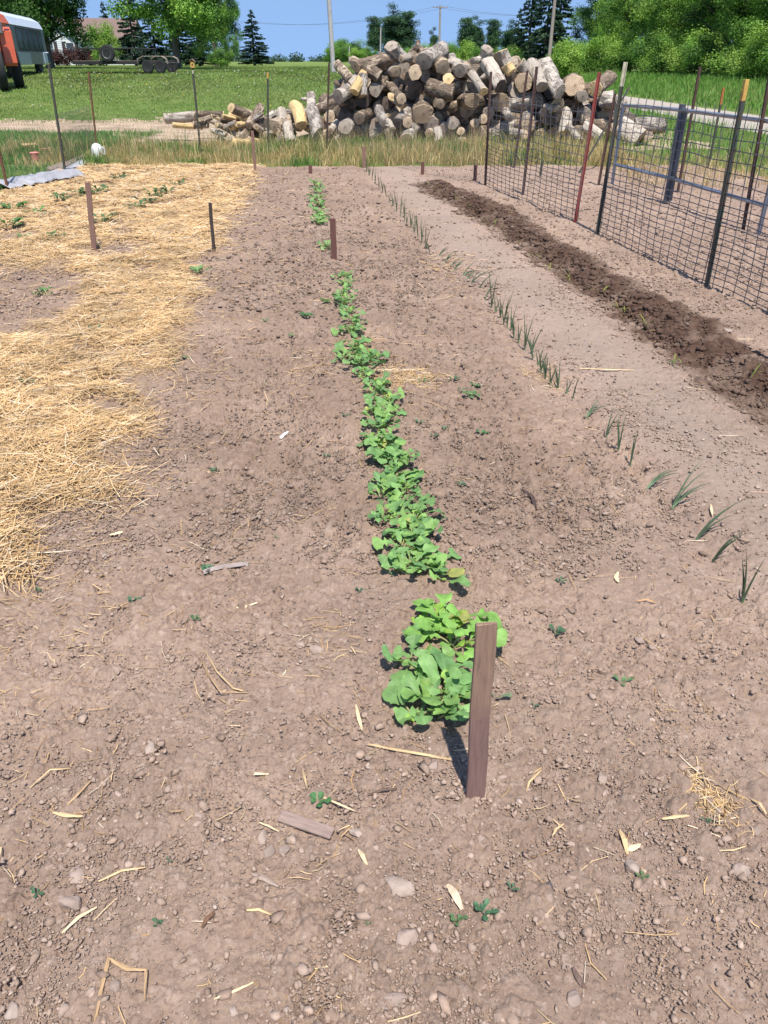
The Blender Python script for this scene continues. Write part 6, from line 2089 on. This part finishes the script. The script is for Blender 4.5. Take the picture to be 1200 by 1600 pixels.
mb = MB(); mb.prism(rp, 1.6, L - .02); mb.build('roof', M_ROOFW, t)
mb = MB(); mb.prism(rp, .15, 1.6); mb.prism([(-Wb, .6), (-Wb, 2.08), (0, 2.08), (0, .6)], .1, .9); mb.build('front_cap', M_ORANGE, t)
mb = MB(); mb.box((.012, 2.9, .78), (.03, 3.6, .5), None, .008); mb.build('lower_panel', M_SILV_L, t)
for k in range(5):
    y = 2.6 + k * (L - 3.2) / 5
    mb = MB(); mb.box((.010, y + .45, 1.55), (.03, (L - 3.2) / 5 - .18, .92), None, .01); w = mb.build('window', M_SHUT, t)
    mb = MB(); mb.box((.026, y + .45, 1.55), (.012, (L - 3.2) / 5 - .28, .80)); mb.build('pane', M_GLASS, w)
mb = MB(); mb.box((-.2, L - .55, .82), (.5, 1.5, .62), None, .08); mb.build('rear_corner', M_WHITE, t)
mb = MB(); mb.box((.055, L - .15, .82), (.04, .45, .46), None, .02); mb.build('tail_panel', M_BLUE, t)
wheel(t, (-.18, 1.1, .48), .48, .26, 'x'); wheel(t, (-.18, L - 1.9, .48), .48, .26, 'x'); wheel(t, (-Wb + .18, 1.1, .48), .48, .26, 'x'); wheel(t, (-Wb + .18, L - 1.9, .48), .48, .26, 'x')

# ------------------------------------------------------------------ red truck at the left edge
t = thing('truck', 'red truck with grey bumper cut off by the left edge', 'truck', at(14, 32), .43)
mb = MB(); mb.box((-1.2, 1.5, 2.95), (2.3, 2.3, 2.9), None, .12); mb.box((-1.2, .4, 2.35), (2.25, 1.0, 1.3), None, .10); mb.build('cab', M_RED, t)
mb = MB(); mb.box((-1.2, .33, 3.55), (2.0, .05, .9), None, .02); mb.build('windscreen', M_GLASS, t)
mb = MB(); mb.box((-.9, -.12, 2.45), (1.75, .05, .40), None, .01)
for k in range(6): mb.box((-.9, -.15, 2.28 + k * .068), (1.70, .02, .022))
mb.build('grille', M_BLACK, t)
mb = MB(); mb.box((-.9, -.15, 2.74), (1.8, .07, .05), None, .01); mb.build('grille_trim', M_GREYB, t)
mb = MB(); mb.box((-1.0, -.22, 1.93), (2.06, .22, .42), None, .05); mb.build('bumper', M_GREYB, t)
mb = MB(); mb.box((-1.1, 1.6, 1.15), (1.7, 3.0, .5), None, .04); mb.build('underframe', M_BLACK, t)
pr = [(.0, .75)]
mb = MB()
arc = [(1.15 + .95 * math.cos(a), .85 + 1.15 * math.sin(a)) for a in np.linspace(0, PI, 12)]
for i in range(len(arc) - 1):
    (y0, z0), (y1, z1) = arc[i], arc[i + 1]
    mb.add([(-.12, y0, z0), (.30, y0, z0), (.30, y1, z1), (-.12, y1, z1), (-.12, y0 * .94 + .07, z0 - .09), (.30, y0 * .94 + .07, z0 - .09), (.30, y1 * .94 + .07, z1 - .09), (-.12, y1 * .94 + .07, z1 - .09)],
           [(0, 1, 2, 3), (7, 6, 5, 4), (0, 4, 5, 1), (2, 6, 7, 3), (1, 5, 6, 2), (0, 3, 7, 4)])
mb.box((.10, .22, 1.35), (.42, .06, 1.0), None, .02)
mb.build('fender', M_ORANGE, t, True)
wheel(t, (.25, 1.25, .66), .66, .34, 'x', M_GREYB)
wheel(t, (-.32, -.05, .66), .66, .30, 'x', M_HUB); wheel(t, (-2.1, 1.2, .66), .66, .30, 'x', M_GREYB)
mb = MB(); mb.box((.02, .12, 3.25), (.16, .08, .75), None, .03); mb.tube([(-.15, .3, 3.5), (.02, .16, 3.5)], .02, 6); mb.build('mirror', M_GREYB, t)

# yellow birdhouse on a post by the trees
t = thing('birdhouse', 'small yellow birdhouse on a thin post on the lawn', 'birdhouse', at(301, 46))
mb = MB(); mb.tube([(0, 0, -.1), (0, 0, .22)], .025, 8); mb.build('post', M_STAKE_G, t)
mb = MB(); mb.box((0, 0, .36), (.22, .2, .28), None, .01); mb.build('box', M_TIP_Y, t)
mb = MB(); mb.prism([(-.15, .49), (0, .60), (.15, .49), (.15, .51), (0, .63), (-.15, .51)], -.14, .14); mb.build('roof', M_STAKE_B, t)
mb = MB(); mb.lathe([(.035, 0), (.035, .01), (.01, .012)], 12, Matrix.Translation((0, -.102, .38)) @ Matrix.Rotation(PI / 2, 4, 'X')); mb.build('hole', M_BLACK, t)

# check: labels shared by more than one thing
dup = {k: v for k, v in USED.items() if v > 1}
print('shared labels:', len(dup), list(dup.items())[:12])
print([v for v in USED if len(v.split()) > 16 or len(v.split()) < 4])
